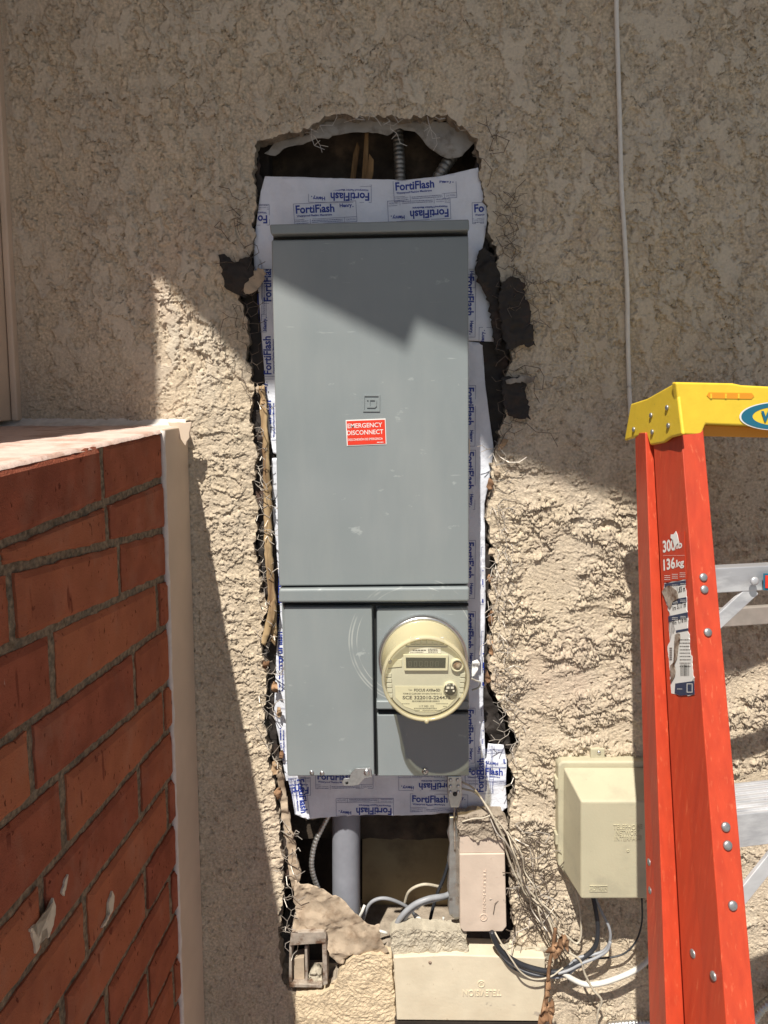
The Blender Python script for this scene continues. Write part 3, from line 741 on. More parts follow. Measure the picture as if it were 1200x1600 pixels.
membrane('white membrane sheet printed in blue across the top of the panel', [(414,275),(520,278),(628,281),(685,276),(747,262),(753,297),(758,305),(762,340),(757,376),(745,420),(412,420),(396,388),(401,344),(407,300)], .006,
         [(386,298,0),(531,300,180),(664,295,4),(508,332,3),(655,328,183),(372,336,180),(787,330,3),(802,300,183),(500,395,0),(640,395,0)], [(414,275),(628,281),(747,263),(757,306),(757,376),(745,420),(412,420),(397,388),(407,300)])
def side(label, outline, y, blocks, clip=None): return membrane(label, outline, y, blocks, clip)
side('white membrane sheet with vertical print beside the upper right of the panel', [(725,377),(752,377),(758,400),(767,459),(772,534),(725,532)], .010, [(728,478,-90),(763,560,90),(728,400,-90)], [(725,377),(756,377),(768,459),(771,534),(725,532)])
side('long purple-shaded membrane strip down the right side of the panel', [(725,532),(754,536),(758,600),(763,640),(772,703),(767,739),(757,787),(758,860),(759,940),(756,1030),(755,1092),(760,1215),(725,1218)], .013,
     [(728,650,-90),(770,656,90),(728,750,-90),(728,890,-90),(766,900,90),(728,1000,-90),(766,1030,90),(728,1150,-90),(766,1150,90)], [(725,532),(752,536),(762,640),(765,800),(757,1092),(758,1213),(725,1216)])
side('narrow membrane strip beside the upper left of the panel', [(396,388),(440,388),(440,714),(427,708),(419,672),(414,600),(410,540),(404,459),(397,420)], .010, [(424,425,90),(424,540,90),(424,640,90),(424,740,90),(400,470,90)], [(396,388),(440,388),(440,714),(427,708),(413,600),(400,440)])
side('crumpled membrane strip beside the lower left of the panel', [(424,716),(446,714),(455,1220),(447,1220),(438,1168),(428,1115),(432,1015),(438,957),(434,884),(426,800)], .012, [(442,800,90),(442,900,90),(442,1000,90),(438,1040,90),(440,1150,90)], [(430,716),(446,714),(455,1220),(447,1220),(430,1115),(434,950)])
side('bottom membrane sheet hanging below the panel over the open cavity', [(447,1205),(745,1205),(760,1185),(763,1163),(787,1165),(792,1190),(790,1230),(793,1262),(779,1273),(700,1271),(640,1274),(560,1274),(482,1280),(461,1273),(455,1240)], .004,
     [(538,1219,0),(668,1223,180),(570,1262,180),(686,1255,0),(468,1258,-84),(757,1198,90),(772,1212,0),(800,1185,180),(440,1230,180)], [(449,1213),(758,1165),(787,1165),(791,1200),(791,1258),(779,1272),(480,1277),(461,1272)])

# ------------------------------------------------------------------ electrical panel
panel = thing('electrical_panel', 'tall grey steel electrical service panel set in the broken wall opening', 'electrical panel', P(585, 1213, 0))
pm = M['panel']
overlay(pm, mask_noise(9, .48, .72, (1, 1, .22), 7, .22), (.40, .41, .39))
overlay(pm, mask_noise(45, .70, .74, (.25, 1, 2.5), 3, .35), (.50, .53, .52))
# circular scuff on the doors
def scuff(N, L):
    c = P(648, 1003, -.095); g = N.new('ShaderNodeNewGeometry'); acc = None
    for R, w in ((.118, .0007), (.113, .0009), (.104, .0005)):
        s = N.new('ShaderNodeVectorMath'); s.operation = 'SUBTRACT'; s.inputs[1].default_value = (c.x, -.095, c.z); L.new(g.outputs[0], s.inputs[0])
        m = N.new('ShaderNodeVectorMath'); m.operation = 'MULTIPLY'; m.inputs[1].default_value = (1, 0, 1); L.new(s.outputs[0], m.inputs[0])
        l = N.new('ShaderNodeVectorMath'); l.operation = 'LENGTH'; L.new(m.outputs[0], l.inputs[0])
        n = N.new('ShaderNodeTexNoise'); n.inputs['Scale'].default_value = 18; L.new(g.outputs[0], n.inputs[0])
        d = N.new('ShaderNodeMath'); d.operation = 'SUBTRACT'; L.new(l.outputs['Value'], d.inputs[0]); d.inputs[1].default_value = R
        a = N.new('ShaderNodeMath'); a.operation = 'ABSOLUTE'; L.new(d.outputs[0], a.inputs[0])
        r = N.new('ShaderNodeMapRange'); r.inputs[1].default_value = w*2.2; r.inputs[2].default_value = 0; r.inputs[4].default_value = .45; L.new(a.outputs[0], r.inputs[0])
        q = N.new('ShaderNodeMapRange'); q.inputs[1].default_value = .48; q.inputs[2].default_value = .6; L.new(n.outputs[0], q.inputs[0])
        x = N.new('ShaderNodeMath'); x.operation = 'MULTIPLY'; L.new(r.outputs[0], x.inputs[0]); L.new(q.outputs[0], x.inputs[1])
        if acc is None: acc = x.outputs[0]
        else:
            y = N.new('ShaderNodeMath'); y.operation = 'MAXIMUM'; L.new(acc, y.inputs[0]); L.new(x.outputs[0], y.inputs[1]); acc = y.outputs[0]
    return acc
overlay(pm, scuff, (.66, .68, .64))
YF = -.095
pxbox('enclosure', [(427,360),(731,356),(731,944),(731,1210),(449,1210),(440,944)], -.074, .030, pm, panel, .002)
pxbox('hood', [(421,350.5),(733,342.5),(733.5,359.5),(423,366)], -.108, .028, pm, panel, .0025)
pxbox('hood_gap_shade', [(427,365.5),(731,359),(731,371),(427,378)], -.078, -.0735, M['panel_dark'], panel, 0)  # black strip standing in for the shade under the hood
pxbox('upper_cover', [(424,375),(732,368.5),(733,913),(436,916)], YF, -.0735, pm, panel, .003, 0, 3)
bm = bmesh.new()
f = [P(436,913,YF+.0015), P(733,910,YF+.0015), P(733.5,918,-.103), P(733.5,940,-.103), P(435,942,-.103), P(435.5,921,-.103)]
a_, b_, _ = add_prism(bm, [f[5], f[2], f[3], f[4]], [Vector((v.x, -.072, v.z)) for v in (f[5], f[2], f[3], f[4])])
finish(bm, .004, 3); mkbm('cover_flange', bm, pm, panel)
pxbox('lower_left_door', [(443,948.5),(581,948.5),(585,1212),(449.5,1213)], -.092, -.0735, pm, panel, .0025, 0, 3)
pxbox('meter_cover', [(588.5,951),(732,949),(733,1098),(589,1097)], -.089, -.0735, pm, panel, .003, 0, 3)
pxbox('meter_cover_flange', [(588,1095.5),(733,1096),(733.5,1109),(588,1108.5)], -.095, -.072, pm, panel, .0025, 0, 3)
pxbox('lower_cover', [(589,1117),(732.5,1116),(733,1212.5),(591,1213)], -.087, -.0735, pm, panel, .002)
bm = bmesh.new()
pxprism(bm, [(583.5,946),(587.5,946),(590,1212),(586.5,1212)], -.078, -.0738); pxprism(bm, rect(590, 1110.5, 732, 1115), -.078, -.0737); pxprism(bm, rect(443, 943.5, 732, 946.5), -.079, -.0736); finish(bm)
mkbm('door_gap', bm, M['panel_dark'], panel)
# embossed emblem: a square with a letter D shape
em = thing if False else None
F = Flat(); c = P(580.5, 630, YF)
w = .0145
F.frame(-w, -w, w, w, .0024)
F2 = Flat(); F2.rect(-.0078, .0050, .0058, .0078); F2.rect(-.0078, -.0078, .0058, -.0050); F2.rect(-.0052, -.0050, -.0024, .0050); F2.add([(.0058, .0078), (.0058, .0050), (.0060, .0038), (.0060, -.0038), (.0058, -.0050), (.0058, -.0078), (.0088, -.0052), (.0088, .0052)], [(0, 1, 2, 7), (2, 3, 6, 7), (3, 4, 5, 6)])
F.merge(F2, 0, 0)
F.mesh('emblem', lambda a, b: Vector((c.x+a+b*.01, YF+.0004, c.z+b)), pm, panel, .0020)
# red sticker
lab = pxbox('warning_label', [(540,656.5),(602.5,654),(604,694.5),(542,697)], YF-.0008, YF+.0005, M['white'], panel, .0003)
pxbox('label_red_field', [(541.4,658),(601.3,655.7),(602.6,693),(543.3,695.5)], YF-.0013, YF-.0002, M['red'], lab, 0)
o_, u_ = P(541.4, 695.4, YF), P(602.6, 693, YF); v_ = P(541.4, 658, YF)-P(543, 695.4, YF)
ux = (u_-o_); 
fn = lambda a, b: Vector((o_.x, 0, o_.z))+ux*a+Vector((0, 0, v_.length))*b+Vector((v_.x*b, YF-.0016, 0))
F = Flat(); F.text('EMERGENCY', .05, .70, .88, .19, .008); F.text('DISCONNECT', .03, .41, .92, .19, .008); F.text('DESCONEXIÓN DE EMERGENCIA', .05, .17, .88, .12, .008); F.microtext(.78, .05, .95, .03)
F.mesh('label_lettering', fn, M['white'], lab)
# side latch, hasp and screws
pxbox('side_latch', [(729.5,686),(734.5,686),(734.5,709),(729.5,709)], -.085, -.072, M['rust'], panel, .0008)
bm = bmesh.new(); pxprism(bm, [(556,1201),(579,1200),(581,1214),(570,1216),(561,1226),(553,1228),(537,1228),(534,1222),(537,1217),(546,1216),(549,1207)], -.098, -.0955); finish(bm, .0006)
hs = mkbm('hasp', bm, M['steel'], panel)
lathe('hasp_eyelet', (P(542,1223,-.098).x, P(542,1223,-.098).z), [(.0001,-.0985),(.0028,-.0985),(.0028,-.096)], M['black'], hs, 20)
for x, y in ((487,1207),(503,1208)):
    screw('screw', x, y, -.0925, .0042, M['steel'], panel)
screw('screw', 573, 1207, -.099, .0058, M['steel'], panel)
sc0 = screw('screw', 664, 1205, -.088, .0058, M['steel'], panel)
bm = bmesh.new(); p = P(664, 1205, -.0915)
for an in (.5, 2.07):
    d = Vector((math.cos(an), 0, math.sin(an)))*.0035; q = Vector((-math.sin(an), 0, math.cos(an)))*.0006
    f = [p-d-q, p+d-q, p+d+q, p-d+q]; add_prism(bm, f, [v+Vector((0, .003, 0)) for v in f])
finish(bm); mkbm('screw_slot', bm, M['black'], sc0)

# ------------------------------------------------------------------ meter
mc = P(660.5, 1027, -.09); mc2 = (mc.x, mc.z)
meter = thing('electric_meter', 'round cream electric meter with amber plastic cover on the grey panel', 'electric meter', (mc.x, -.09, mc.z))
lathe('socket_ring', mc2, [(.074,-.088),(.0795,-.088),(.0805,-.093),(.0800,-.104),(.0775,-.107),(.0745,-.107),(.074,-.104)], M['steel'], meter, 96)
lathe('housing', mc2, [(.0738,-.100),(.0732,-.112),(.0690,-.122),(.0685,-.180),(.0675,-.1835)], M['cream'], meter, 96)
FY = -.1835
lathe('face_plate', mc2, [(.0675,FY),(.0662,FY-.0005),(.0,FY-.0005)], M['cream_face'], meter, 96)
lathe('cover_rim', mc2, [(.0745,-.108),(.0728,-.175),(.0742,-.188),(.0735,-.195),(.0705,-.197),(.0682,-.1950),(.0682,-.188)], M['cover_rim'], meter, 96)
lathe('clear_cover', mc2, [(.0683,-.1945),(.055,-.1962),(.0,-.1968)], M['cover'], meter, 96)
FZ = FY-.0006
class _: pass
def mf(px, py, y=FZ): p = P(px, py, y); return p.x, p.z
def mpts(l, yf, yb, name, m, par=meter, bev=.0006): return pxbox(name, l, yf, yb, m, par, bev)
# pixel marks read off the photograph (front face plane)
disp = mpts([(630,1023),(700.5,1023.5),(699.5,1048),(631.5,1048)], FZ-.005, FZ, 'display_bezel', M['cream'])
mpts([(634,1027.5),(696.5,1028),(696,1043.5),(634.5,1043.5)], FZ-.0056, FZ-.002, 'display_screen', M['lcd'], disp, 0)
F = Flat(); x0, z0 = mf(637, 1041.5, FZ-.0058)
for k in range(6): F.frame(x0+.0015+k*.009, z0, x0+.0065+k*.009, z0+.0095, .0009)
m_seg = mat('lcd_segment', (.075, .08, .065), .4)
F.mesh('display_segments', lambda a, b: Vector((a, FZ-.0059, b)), m_seg, disp)
mpts([(639,1011.5),(689,1011.5),(689,1021.5),(639,1021.5)], FZ-.0012, FZ, 'serial_sticker', M['white'])
F = Flat(); x0, z0 = mf(641, 1020); F.microtext(x0, z0+.001, x0+.022, .0012, 4); F.microtext(x0+.004, z0+.004, x0+.026, .0018, 5); 
for k in range(3): F.microtext(x0+.030, z0+.001+k*.0026, x0+.046, .0014, 6+k)
F.mesh('sticker_print', lambda a, b: Vector((a, FZ-.0015, b)), M['ink'], meter)
# ribs at the top and sides
bm = bmesh.new()
for k in range(6):
    x = 641+k*9; pxprism(bm, rect(x, 996, x+7.5, 1006.5), FZ-.003, FZ)
pxprism(bm, [(633,1007.5),(700,1007.5),(696,1009.5),(637,1009.5)], FZ-.0025, FZ)
for k in range(5):
    y = 1052+k*8; pxprism(bm, rect(602+k*.8, y, 611.5+k*.5, y+6.3), FZ-.002, FZ); pxprism(bm, rect(719-k*.5, y, 727-k*.8, y+6.3), FZ-.002, FZ)
finish(bm, .0006); mkbm('face_ribs', bm, M['cream_face'], meter)
mpts([(605,1032),(628,1030),(628,1042),(606,1044)], FZ-.0015, FZ, 'side_tab', M['cream'])
screw('face_screw', 609, 1033, FZ-.002, .0034, M['steel'], meter)
cb = mf(714, 1038, FZ)
bt = lathe('push_button', cb, [(.0115,FZ),(.0110,FZ-.006),(.0085,FZ-.0065),(.0082,FZ-.003),(.0,FZ-.003)], M['cream'], meter, 40)
lathe('button_plunger', mf(714.5,1039), [(.0078,FZ-.0032),(.0076,FZ-.0042),(.0040,FZ-.0045),(.0038,FZ-.008),(.0,FZ-.0085)], M['rust'], bt, 32)
cp = mf(703, 1074, FZ)
op = lathe('optical_port', cp, [(.0118,FZ),(.0116,FZ-.005),(.0108,FZ-.006),(.0,FZ-.006)], M['cream'], meter, 40)
lathe('port_disc', mf(703.2,1074.6), [(.0105,FZ-.006),(.0102,FZ-.0075),(.0,FZ-.0075)], M['black'], op, 40)
F = Flat()
for a, b in ((-.006,.0055),(.006,.0055),(-.006,-.0055),(.006,-.0055)): F.disc(a, b, .0017)
F.rect(-.006, -.0018, -.001, .0020); F.rect(.0012, -.0018, .006, .0020)
pc = mf(703.2, 1074.6, FZ-.008); F.mesh('port_marks', lambda a, b: Vector((pc[0]+a, FZ-.0080, pc[1]+b)), M['white'], op)
# nameplate
mpts([(617,1072),(693,1072),(693,1086),(715,1088),(700,1104),(682,1112),(655,1112),(632,1104),(618,1090)], FZ-.0008, FZ, 'nameplate', M['cream'], meter, .0002)
F = Flat()
def ft(s, x0, y0, x1, y1, bold=.0):
    a = P(x0, y1, FZ-.001); b = P(x1, y0, FZ-.001); F.text(s, a.x, a.z, b.x-a.x, b.z-a.z, bold)
ft('FOCUS AXRe-SD', 647, 1076, 688, 1080.5, .03); ft('Type:', 638, 1076.5, 644, 1080)
ft('FORM 2S CL200 240V 3W 60Hz TA=30 Kh 7.2', 630, 1082.5, 690, 1085.2, .01)
ft('SCE 322010-224475', 629, 1087.2, 704, 1092.8, .022); ft('117 985 122', 655, 1102, 678, 1105)
for y, x0, x1, h in ((1097.0,644,686,2.6),(1108.2,647,682,2.2)):
    x = x0
    while x < x1:
        w = random.uniform(.35, .9); a = P(x, y, FZ-.001); b = P(x+w, y-h, FZ-.001); F.rect(a.x, a.z, b.x, b.z); x += w+random.uniform(.35, .8)
for y, x0, x1 in ((1100,628,640),(1100,681,700),(1104,692,698),(1110.5,648,656),(1110.5,660,690)):
    a = P(x0, y, FZ-.001); b = P(x1, y, FZ-.001); F.microtext(a.x, a.z, b.x, .0009, x0)
F.mesh('nameplate_print', lambda a, b: Vector((a, FZ-.0011, b)), M['ink'], meter)
lathe('cover_knob', mf(666.5,1126,-.196), [(.0035,-.190),(.0038,-.1995),(.0022,-.2015),(.0,-.2018)], M['cover_rim'], meter, 20)
# crumpled plastic seal hanging at the meter's right side
seal = thing('meter_seal', 'crumpled clear plastic seal tag behind the right edge of the meter', 'seal', P(745, 1070, -.05))
sheet('seal_tag', [(738,1033),(746,1031),(750,1036),(747,1046),(741,1056),(737,1058),(736,1046)], sheetf(-.06, .006, .012, 3), M['white'], seal, .004, .0015, -.06)
tube('seal_loop', pxt([(736,1060,-.07),(742,1063,-.055),(750,1066,-.04),(748,1074,-.03),(738,1078,-.02)]), .0018, M['cable_white'], seal)

# ------------------------------------------------------------------ ladder (closed, leaning)
lad = thing('stepladder', 'closed orange fibreglass stepladder with yellow cap leaning at right', 'ladder', (.42, -.9, 0))
def dist(px, py, D): return P(px, py, CAM.y+D)
def loft(name, top, bot, m, parent=lad, zlow=0.0, bevel=0.0):
    """straight prism through two cross-sections, carried on down to the floor"""
    bm = bmesh.new(); low = []
    for a, b in zip(top, bot):
        t = (zlow-a.z)/(b.z-a.z) if zlow is not None else 1.0
        low.append(a+(b-a)*t)
    add_prism(bm, top, low); finish(bm, bevel); return mkbm(name, bm, m, parent)
def chan(top3, bot3, th, name):
    """C channel: back corner, front corner, flange end"""
    def sec(B, Fc, E):
        back = (B-Fc).normalized(); right = (E-Fc).normalized()
        return [Fc, E, E+back*th, Fc+back*th+right*th, B-back*th+right*th, B-back*th+right*((E-Fc).length), B+right*((E-Fc).length), B]
    return loft(name, sec(*top3), sec(*bot3), M['orange'], lad, 0.0, .0012)
ft3 = (dist(1020,676,1.175), dist(1064,672,1.10), dist(1099,670,1.104)); fb3 = (dist(1070,1600,.955), dist(1135,1600,.88), dist(1181,1600,.884))
chan(ft3, fb3, .004, 'front_rail')
rt3 = (dist(992,676,1.236), dist(1008,676,1.186), dist(1032,676,1.190)); rb3 = (dist(1015,1600,1.016), dist(1041,1600,.966), dist(1072,1600,.970))
chan(rt3, rb3, .004, 'rear_rail')
# far-side rails, mirrored along the ladder's width
wv = Vector((.98, .19, 0)).normalized()
def mirror(tri, w): 
    B, Fc, E = tri; s = E-Fc; return (B+wv*w, Fc+wv*w, Fc+wv*w-s)
W0, W1 = .30, .40
chan(mirror(ft3, W0), mirror(fb3, W1+.02), .004, 'front_rail'); chan(mirror(rt3, W0+.01), mirror(rb3, W1+.04), .004, 'rear_rail')
# cap
CD = 1.095
def capf(px, py): # front plane of the cap
    o = dist(1060, 640, CD); n = Vector((.19, -.98, 0)).normalized(); return PP(px, py, o, n)
fp = [capf(*q) for q in [(1057,597),(1146,599),(1200,603),(1330,610),(1330,664),(1103,663),(1096,679),(1066,691),(1062,680)]]
fp = [capf(*q) for q in [(1056,597),(1146,599),(1160,602),(1340,611)]]+[capf(1340,672), capf(1103,663), capf(1096,680), capf(1066,679)]
ep = [(1056,597,0),(1066,679,0)]
bm = bmesh.new(); n_in = Vector((-.19, .98, 0)).normalized()
add_prism(bm, fp, [v+n_in*.012 for v in fp])
# end plate polygon: lies in the plane from the front corner going back
c0 = capf(1058, 640); edir = (dist(980, 650, 1.262)-c0); edir.z = 0; edir.normalize(); en = Vector((-edir.y, edir.x, 0)).normalized()
if en.x > 0: en = -en
endp = [PP(x, y, c0, en) for x, y in [(1056,597),(1066,679),(1047,684),(1036,692),(1015.5,696),(1010,679),(996,682),(975,689),(985,631),(1010,623)]]
add_prism(bm, endp, [v-en*.006 for v in endp])
# deck (top) and rear lip
b1 = endp[8]+Vector((0, 0, 0)); tl = endp[0]
L = (fp[3]-fp[0]).length
r9 = endp[9]+wv*.001; r8 = endp[8]+wv*.001
deck = [tl+Vector((0, 0, -.003)), fp[3]+Vector((0, 0, -.003)), fp[3]+n_in*.135+Vector((0, 0, -.006)), r9+Vector((0, 0, -.003))]
dz_ = r9.z-deck[2].z
for tri in ((0, 1, 2), (0, 2, 3)):
    q = [deck[i] for i in tri]; add_prism(bm, q, [v+Vector((0, 0, -.010)) for v in q])
q = [r9, deck[2], deck[2]+n_in*.03-Vector((0, 0, .01)), r8]
for tri in ((0, 1, 2), (0, 2, 3)):
    t3 = [q[i]+Vector((0, 0, -.003)) for i in tri]; add_prism(bm, t3, [v+Vector((0, 0, -.008)) for v in t3])
rl = [r8, q[2], q[2]+Vector((0, 0, -.05)), r8+Vector((0, 0, -.05))]; add_prism(bm, rl, [v-n_in*.006 for v in rl])
finish(bm, .0028, 3)
cap = mkbm('cap', bm, M['yellow'], lad)
re_ = [fp[2]+(fp[3]-fp[2])*1.0]
bm = bmesh.new(); q = [capf(1104,665), capf(1340,674), capf(1340,688), capf(1100,683)]; q = [v+n_in*.02 for v in q]; add_prism(bm, q, [v+n_in*.004 for v in q]); finish(bm, .001)
mkbm('cap_inner_rib', bm, M['amber'], cap)
bm = bmesh.new(); q = [capf(x, y) for x, y in [(1107,613),(1174,614),(1178,619),(1174,623.5),(1108,622.5),(1104,618)]]; add_prism(bm, [v-n_in*.0008 for v in q], [v+n_in*.002 for v in q]); finish(bm)
sl = mkbm('cap_slot', bm, M['amber'], cap)
bm = bmesh.new()
for x in (1109, 1132, 1152): 
    q = [capf(x, 615), capf(x+2.5, 615), capf(x+2.5, 622.5), capf(x, 622.5)]; add_prism(bm, [v-n_in*.0016 for v in q], [v for v in q])
finish(bm); mkbm('slot_rib', bm, M['yellow'], sl)
# logo
lc = capf(1214, 650); lx = wv; F = Flat(); F.ring(0, 0, .0135, .0195, 3.05, 64); G = Flat(); G.text('W', -.0285, -.0085, .026, .016, .05); 
Fw = Flat(); Fw.ring(0, 0, .0195, .0208, 3.0, 64); Fd = Flat(); Fd.disc(0, 0, .0136, 3.05, 64)
lf = lambda dd: (lambda a, b: lc+lx*a+Vector((0, 0, b))-n_in*dd)
lg = F.mesh('logo_ring', lf(.0016), M['teal'], cap); Fw.mesh('logo_edge', lf(.0012), M['white'], cap); Fd.mesh('logo_field', lf(.0012), M['yellow'], cap); G.mesh('logo_letter', lf(.0026), M['teal'], cap)
for x, y in ((1017,649),(1042,637),(1019,675),(1044,665),(990,671)):
    screw('cap_rivet', PP(x, y, c0+en*.001, en), 0, 0, .0040, M['rivet'], lad, en)
# rivets on flange and web
fn_n = (ft3[2]-ft3[1]).cross(fb3[1]-ft3[1]).normalized()
if fn_n.y > 0: fn_n = -fn_n
wb_n = (ft3[0]-ft3[1]).cross(fb3[1]-ft3[1]).normalized()
if wb_n.x > 0: wb_n = -wb_n
for x, y, r in ((1099,902,.0058),(1100.5,921,.0058),(1106,988,.0058),(1134,1292,.0062),(1137,1321,.0062),(1145,1415,.0062)):
    screw('rivet', PP(x, y, ft3[1]+fn_n*.0005, fn_n), 0, 0, r, M['rivet'], lad, fn_n)
for x, y in ((1083,1490),(1115,1525)): screw('rivet', PP(x, y, ft3[1]+wb_n*.0005, wb_n), 0, 0, .006, M['rivet'], lad, wb_n)
rw_n = (rt3[0]-rt3[1]).cross(rb3[1]-rt3[1]).normalized()
if rw_n.x > 0: rw_n = -rw_n
for x, y in ((1015,1347),(1016.5,1391)): screw('rivet', PP(x, y, rt3[1]+rw_n*.0005, rw_n), 0, 0, .0055, M['rivet'], lad, rw_n)
# rungs / steps
def bar(name, a, wlen, h, d, m, par=lad):
    """box whose front-left-top corner is a, running along the ladder's width"""
    bm = bmesh.new(); f = [a, a+wv*wlen, a+wv*wlen-Vector((0, 0, h)), a-Vector((0, 0, h))]; add_prism(bm, f, [v+n_in*d for v in f]); finish(bm, .0015); return mkbm(name, bm, m, par)
s1 = bar('step', dist(1098,889,1.052), .34, .036, .020, M['alu'])
st2 = dist(1128,1276,.962); s2 = bar('step', st2, .38, .048, .075, M['alu'])
bm = bmesh.new()
for k in range(7):
    a = st2+n_in*(.006+k*.010)+Vector((0, 0, .0002)); f = [a, a+wv*.37, a+wv*.37+Vector((0, 0, .0022)), a+Vector((0, 0, .0022))]; add_prism(bm, f, [v+n_in*.004 for v in f])
finish(bm, .0006); mkbm('step_tread_ridge', bm, M['alu'], s2)
bar('step', P(1180, 1700, -.58), .41, .05, .07, M['alu'])
bar('rear_spreader_bar', dist(1128,952,1.20), .32, .030, .012, M['alu_shaded'])
def strut(a, b, w, m):
    d = (b-a).normalized(); q = d.cross(n_in).normalized()*w/2; bm = bmesh.new(); f = [a-q, b-q, b+q, a+q]; add_prism(bm, f, [v+n_in*.006 for v in f]); finish(bm, .001); return mkbm('diagonal_brace', bm, m, lad)
strut(dist(1180,920,1.07), dist(1104,990,1.05), .020, M['alu']); strut(dist(1222,1326,.985), dist(1140,1428,.96), .022, M['alu'])
screw('rivet', dist(1179,908,1.058), 0, 0, .0062, M['alu'], lad, Vector((.19, -.98, 0)))
stk = thing if False else None
q = [dist(1193,896,1.062), dist(1290,898,1.080), dist(1290,924,1.080), dist(1193,922,1.062)]
bm = bmesh.new(); add_prism(bm, q, [v+n_in*.0006 for v in q]); finish(bm); sk = mkbm('step_sticker', bm, M['teal'], lad)
q = [dist(1196,899,1.061), dist(1285,901,1.078), dist(1285,921,1.078), dist(1196,919,1.061)]
bm = bmesh.new(); add_prism(bm, q, [v+n_in*.0006 for v in q]); finish(bm); mkbm('sticker_field', bm, M['red'], sk)
# load label on the web: coordinates in photo pixels mapped on the web plane
def web(dn): return lambda a, b: PP(a, -b, ft3[1]+wb_n*dn, wb_n)
def wpoly(pts, name, m, dn, par, seed=1, amp=.0):
    f = [PP(x, y, ft3[1]+wb_n*dn, wb_n) for x, y in (rough_poly(pts, 4, amp, seed) if amp else pts)]
    bm = bmesh.new(); a, b, fs = add_prism(bm, f, [v-wb_n*.0005 for v in f]); bmesh.ops.triangulate(bm, faces=bm.faces[:]); finish(bm); return mkbm(name, bm, m, par)
ll = wpoly([(1033,838),(1069,830),(1072,905),(1037,910)], 'rating_label', M['ladder_ink'], .0010, lad)
def skew(F0, x0, y0): pass
def wtext(items, m, name, par, dn):
    F = Flat()
    for s, x, y, w, h, bold in items:       # baseline-left pixel, width, height; rows climb to the right
        vs, fs = text2d(s, bold); F.add([(x+a*w+b*h*-.04, -(y-b*h-a*w*.22)) for a, b in vs], fs)
    return F.mesh(name, web(dn), m, par)
wtext([('300', 1036, 864, 19, 19, .03), ('lb', 1057, 858, 9, 12, .03), ('136', 1037, 892, 18, 18, .03), ('kg', 1057, 890, 12, 15, .03), ('.', 1055, 887, 1.5, 1.5, .03)], M['white'], 'rating_lettering', ll, .0014)
F = Flat()
for a in (0, 1, 2):
    for r in range(3): F.microtext(1038+a*12, -(900-a*2.2+r*3), 1047+a*12, .9, r+a*3)
F.microtext(1036, -868, 1070, .4, 3)
F.mesh('rating_small_print', web(.0014), M['white'], ll)
ls = wpoly([(1038,911),(1071,906),(1074,960),(1077,1010),(1082,1040),(1085,1085),(1062,1087),(1048,1083),(1047,1050),(1043,1010),(1055,985),(1048,965),(1040,940),(1036,925)], 'size_label', M['white'], .0009, lad, 3, .8)
rows = [((1038,912),(1071,906.5),6.5), ((1044,938),(1072,933),8), ((1044,963),(1074,956.5),8.5), ((1056,985),(1075,981.5),3.5)]
for (a, b, h) in rows: wpoly([a, b, (b[0]+.4, b[1]+h), (a[0]+.4, a[1]+h)], 'label_band', M['label_navy'], .0013, ls)
wpoly([(1055,1068),(1084,1064),(1085,1085),(1062,1087),(1054,1083)], 'label_band', M['label_navy'], .0013, ls)
wtext([('1,83 m', 1058, 928, 13, 10, .02), ('3,17 m', 1058, 953, 14, 10, .02), ('1,16 m', 1060, 975.5, 13, 10, .02), ('in', 1051, 954, 5, 7, .01), ('9in', 1051, 977, 6, 7, .01)], M['ink'], 'size_lettering', ls, .0013)
F = Flat()
for k in range(9): F.microtext(1062, -(1000+k*5.2), 1079, 1.0, k+40)
for k in range(11): F.rect(1063+k*1.3, -1056, 1063+k*1.3+random.uniform(.4, .9), -1038)
for k in range(7): F.rect(1046, -(1030-k*3), 1050, -(1031.4-k*3))
F.mesh('size_small_print', web(.0013), M['ink'], ls)
F = Flat()
for r in range(3):
    for a in (0, 1): F.microtext(1050+a*13, -(917-a*2+r*25.5), 1059+a*13, .9, r+a*3); F.microtext(1050+a*13, -(914.5-a*2+r*25.5), 1059+a*13, .8, r+a*3+9)
F.frame(1073, -1082, 1082, -1068, 1); F.microtext(1058, -1077, 1066, 1, 5)
F.mesh('band_small_print', web(.0017), M['white'], ls)
for k, pts in enumerate(([(1034,925),(1044,915),(1056,922),(1060,935),(1050,942),(1047,950),(1040,938)], [(1054,992),(1062,990),(1060,1010),(1057,1030),(1050,1046),(1054,1020)], [(1047,1040),(1053,1034),(1055,1052),(1049,1066)], [(1048,835),(1056,830),(1060,845),(1054,860),(1052,848)])):
    wpoly(pts, 'torn_label_flap', M['rust' if k != 3 else 'white'], .0024, ls if k != 3 else ll, 5+k, .9)

# ------------------------------------------------------------------ network interface box
nid = thing('network_interface_box', 'large khaki plastic telephone network interface box behind the ladder', 'utility box', P(950, 1406, 0))
YB = -.012
bm = bmesh.new(); pxprism(bm, [(872,1196),(878,1190),(1075,1190),(1078,1196),(1078,1345),(1060,1404),(900,1390),(872,1352)], -.026, .002); finish(bm, .004, 3); mkbm('box_base', bm, M['nid'], nid)
bm = bmesh.new()
fr = [P(908,1252,-.105), P(1072,1252,-.105), P(1072,1404,-.105), P(908,1405,-.105)]
bk = [P(880,1198,-.027), P(1070,1198,-.027), P(1072,1380,-.027), P(879,1358,-.027)]
add_prism(bm, fr, bk); finish(bm, .004, 3); lid = mkbm('lid', bm, M['nid'], nid)
F = Flat()
for s, x, y, x1, y1 in (('TELEPHONE', 958, 1288, 1004, 1295.5), ('NETWORK', 962, 1297, 1000, 1304.5), ('INTERFACE', 960, 1306, 1003, 1313)):
    a = P(x, y1, -.105); b = P(x1, y, -.105); F.text(s, a.x, a.z, b.x-a.x, b.z-a.z, 0)
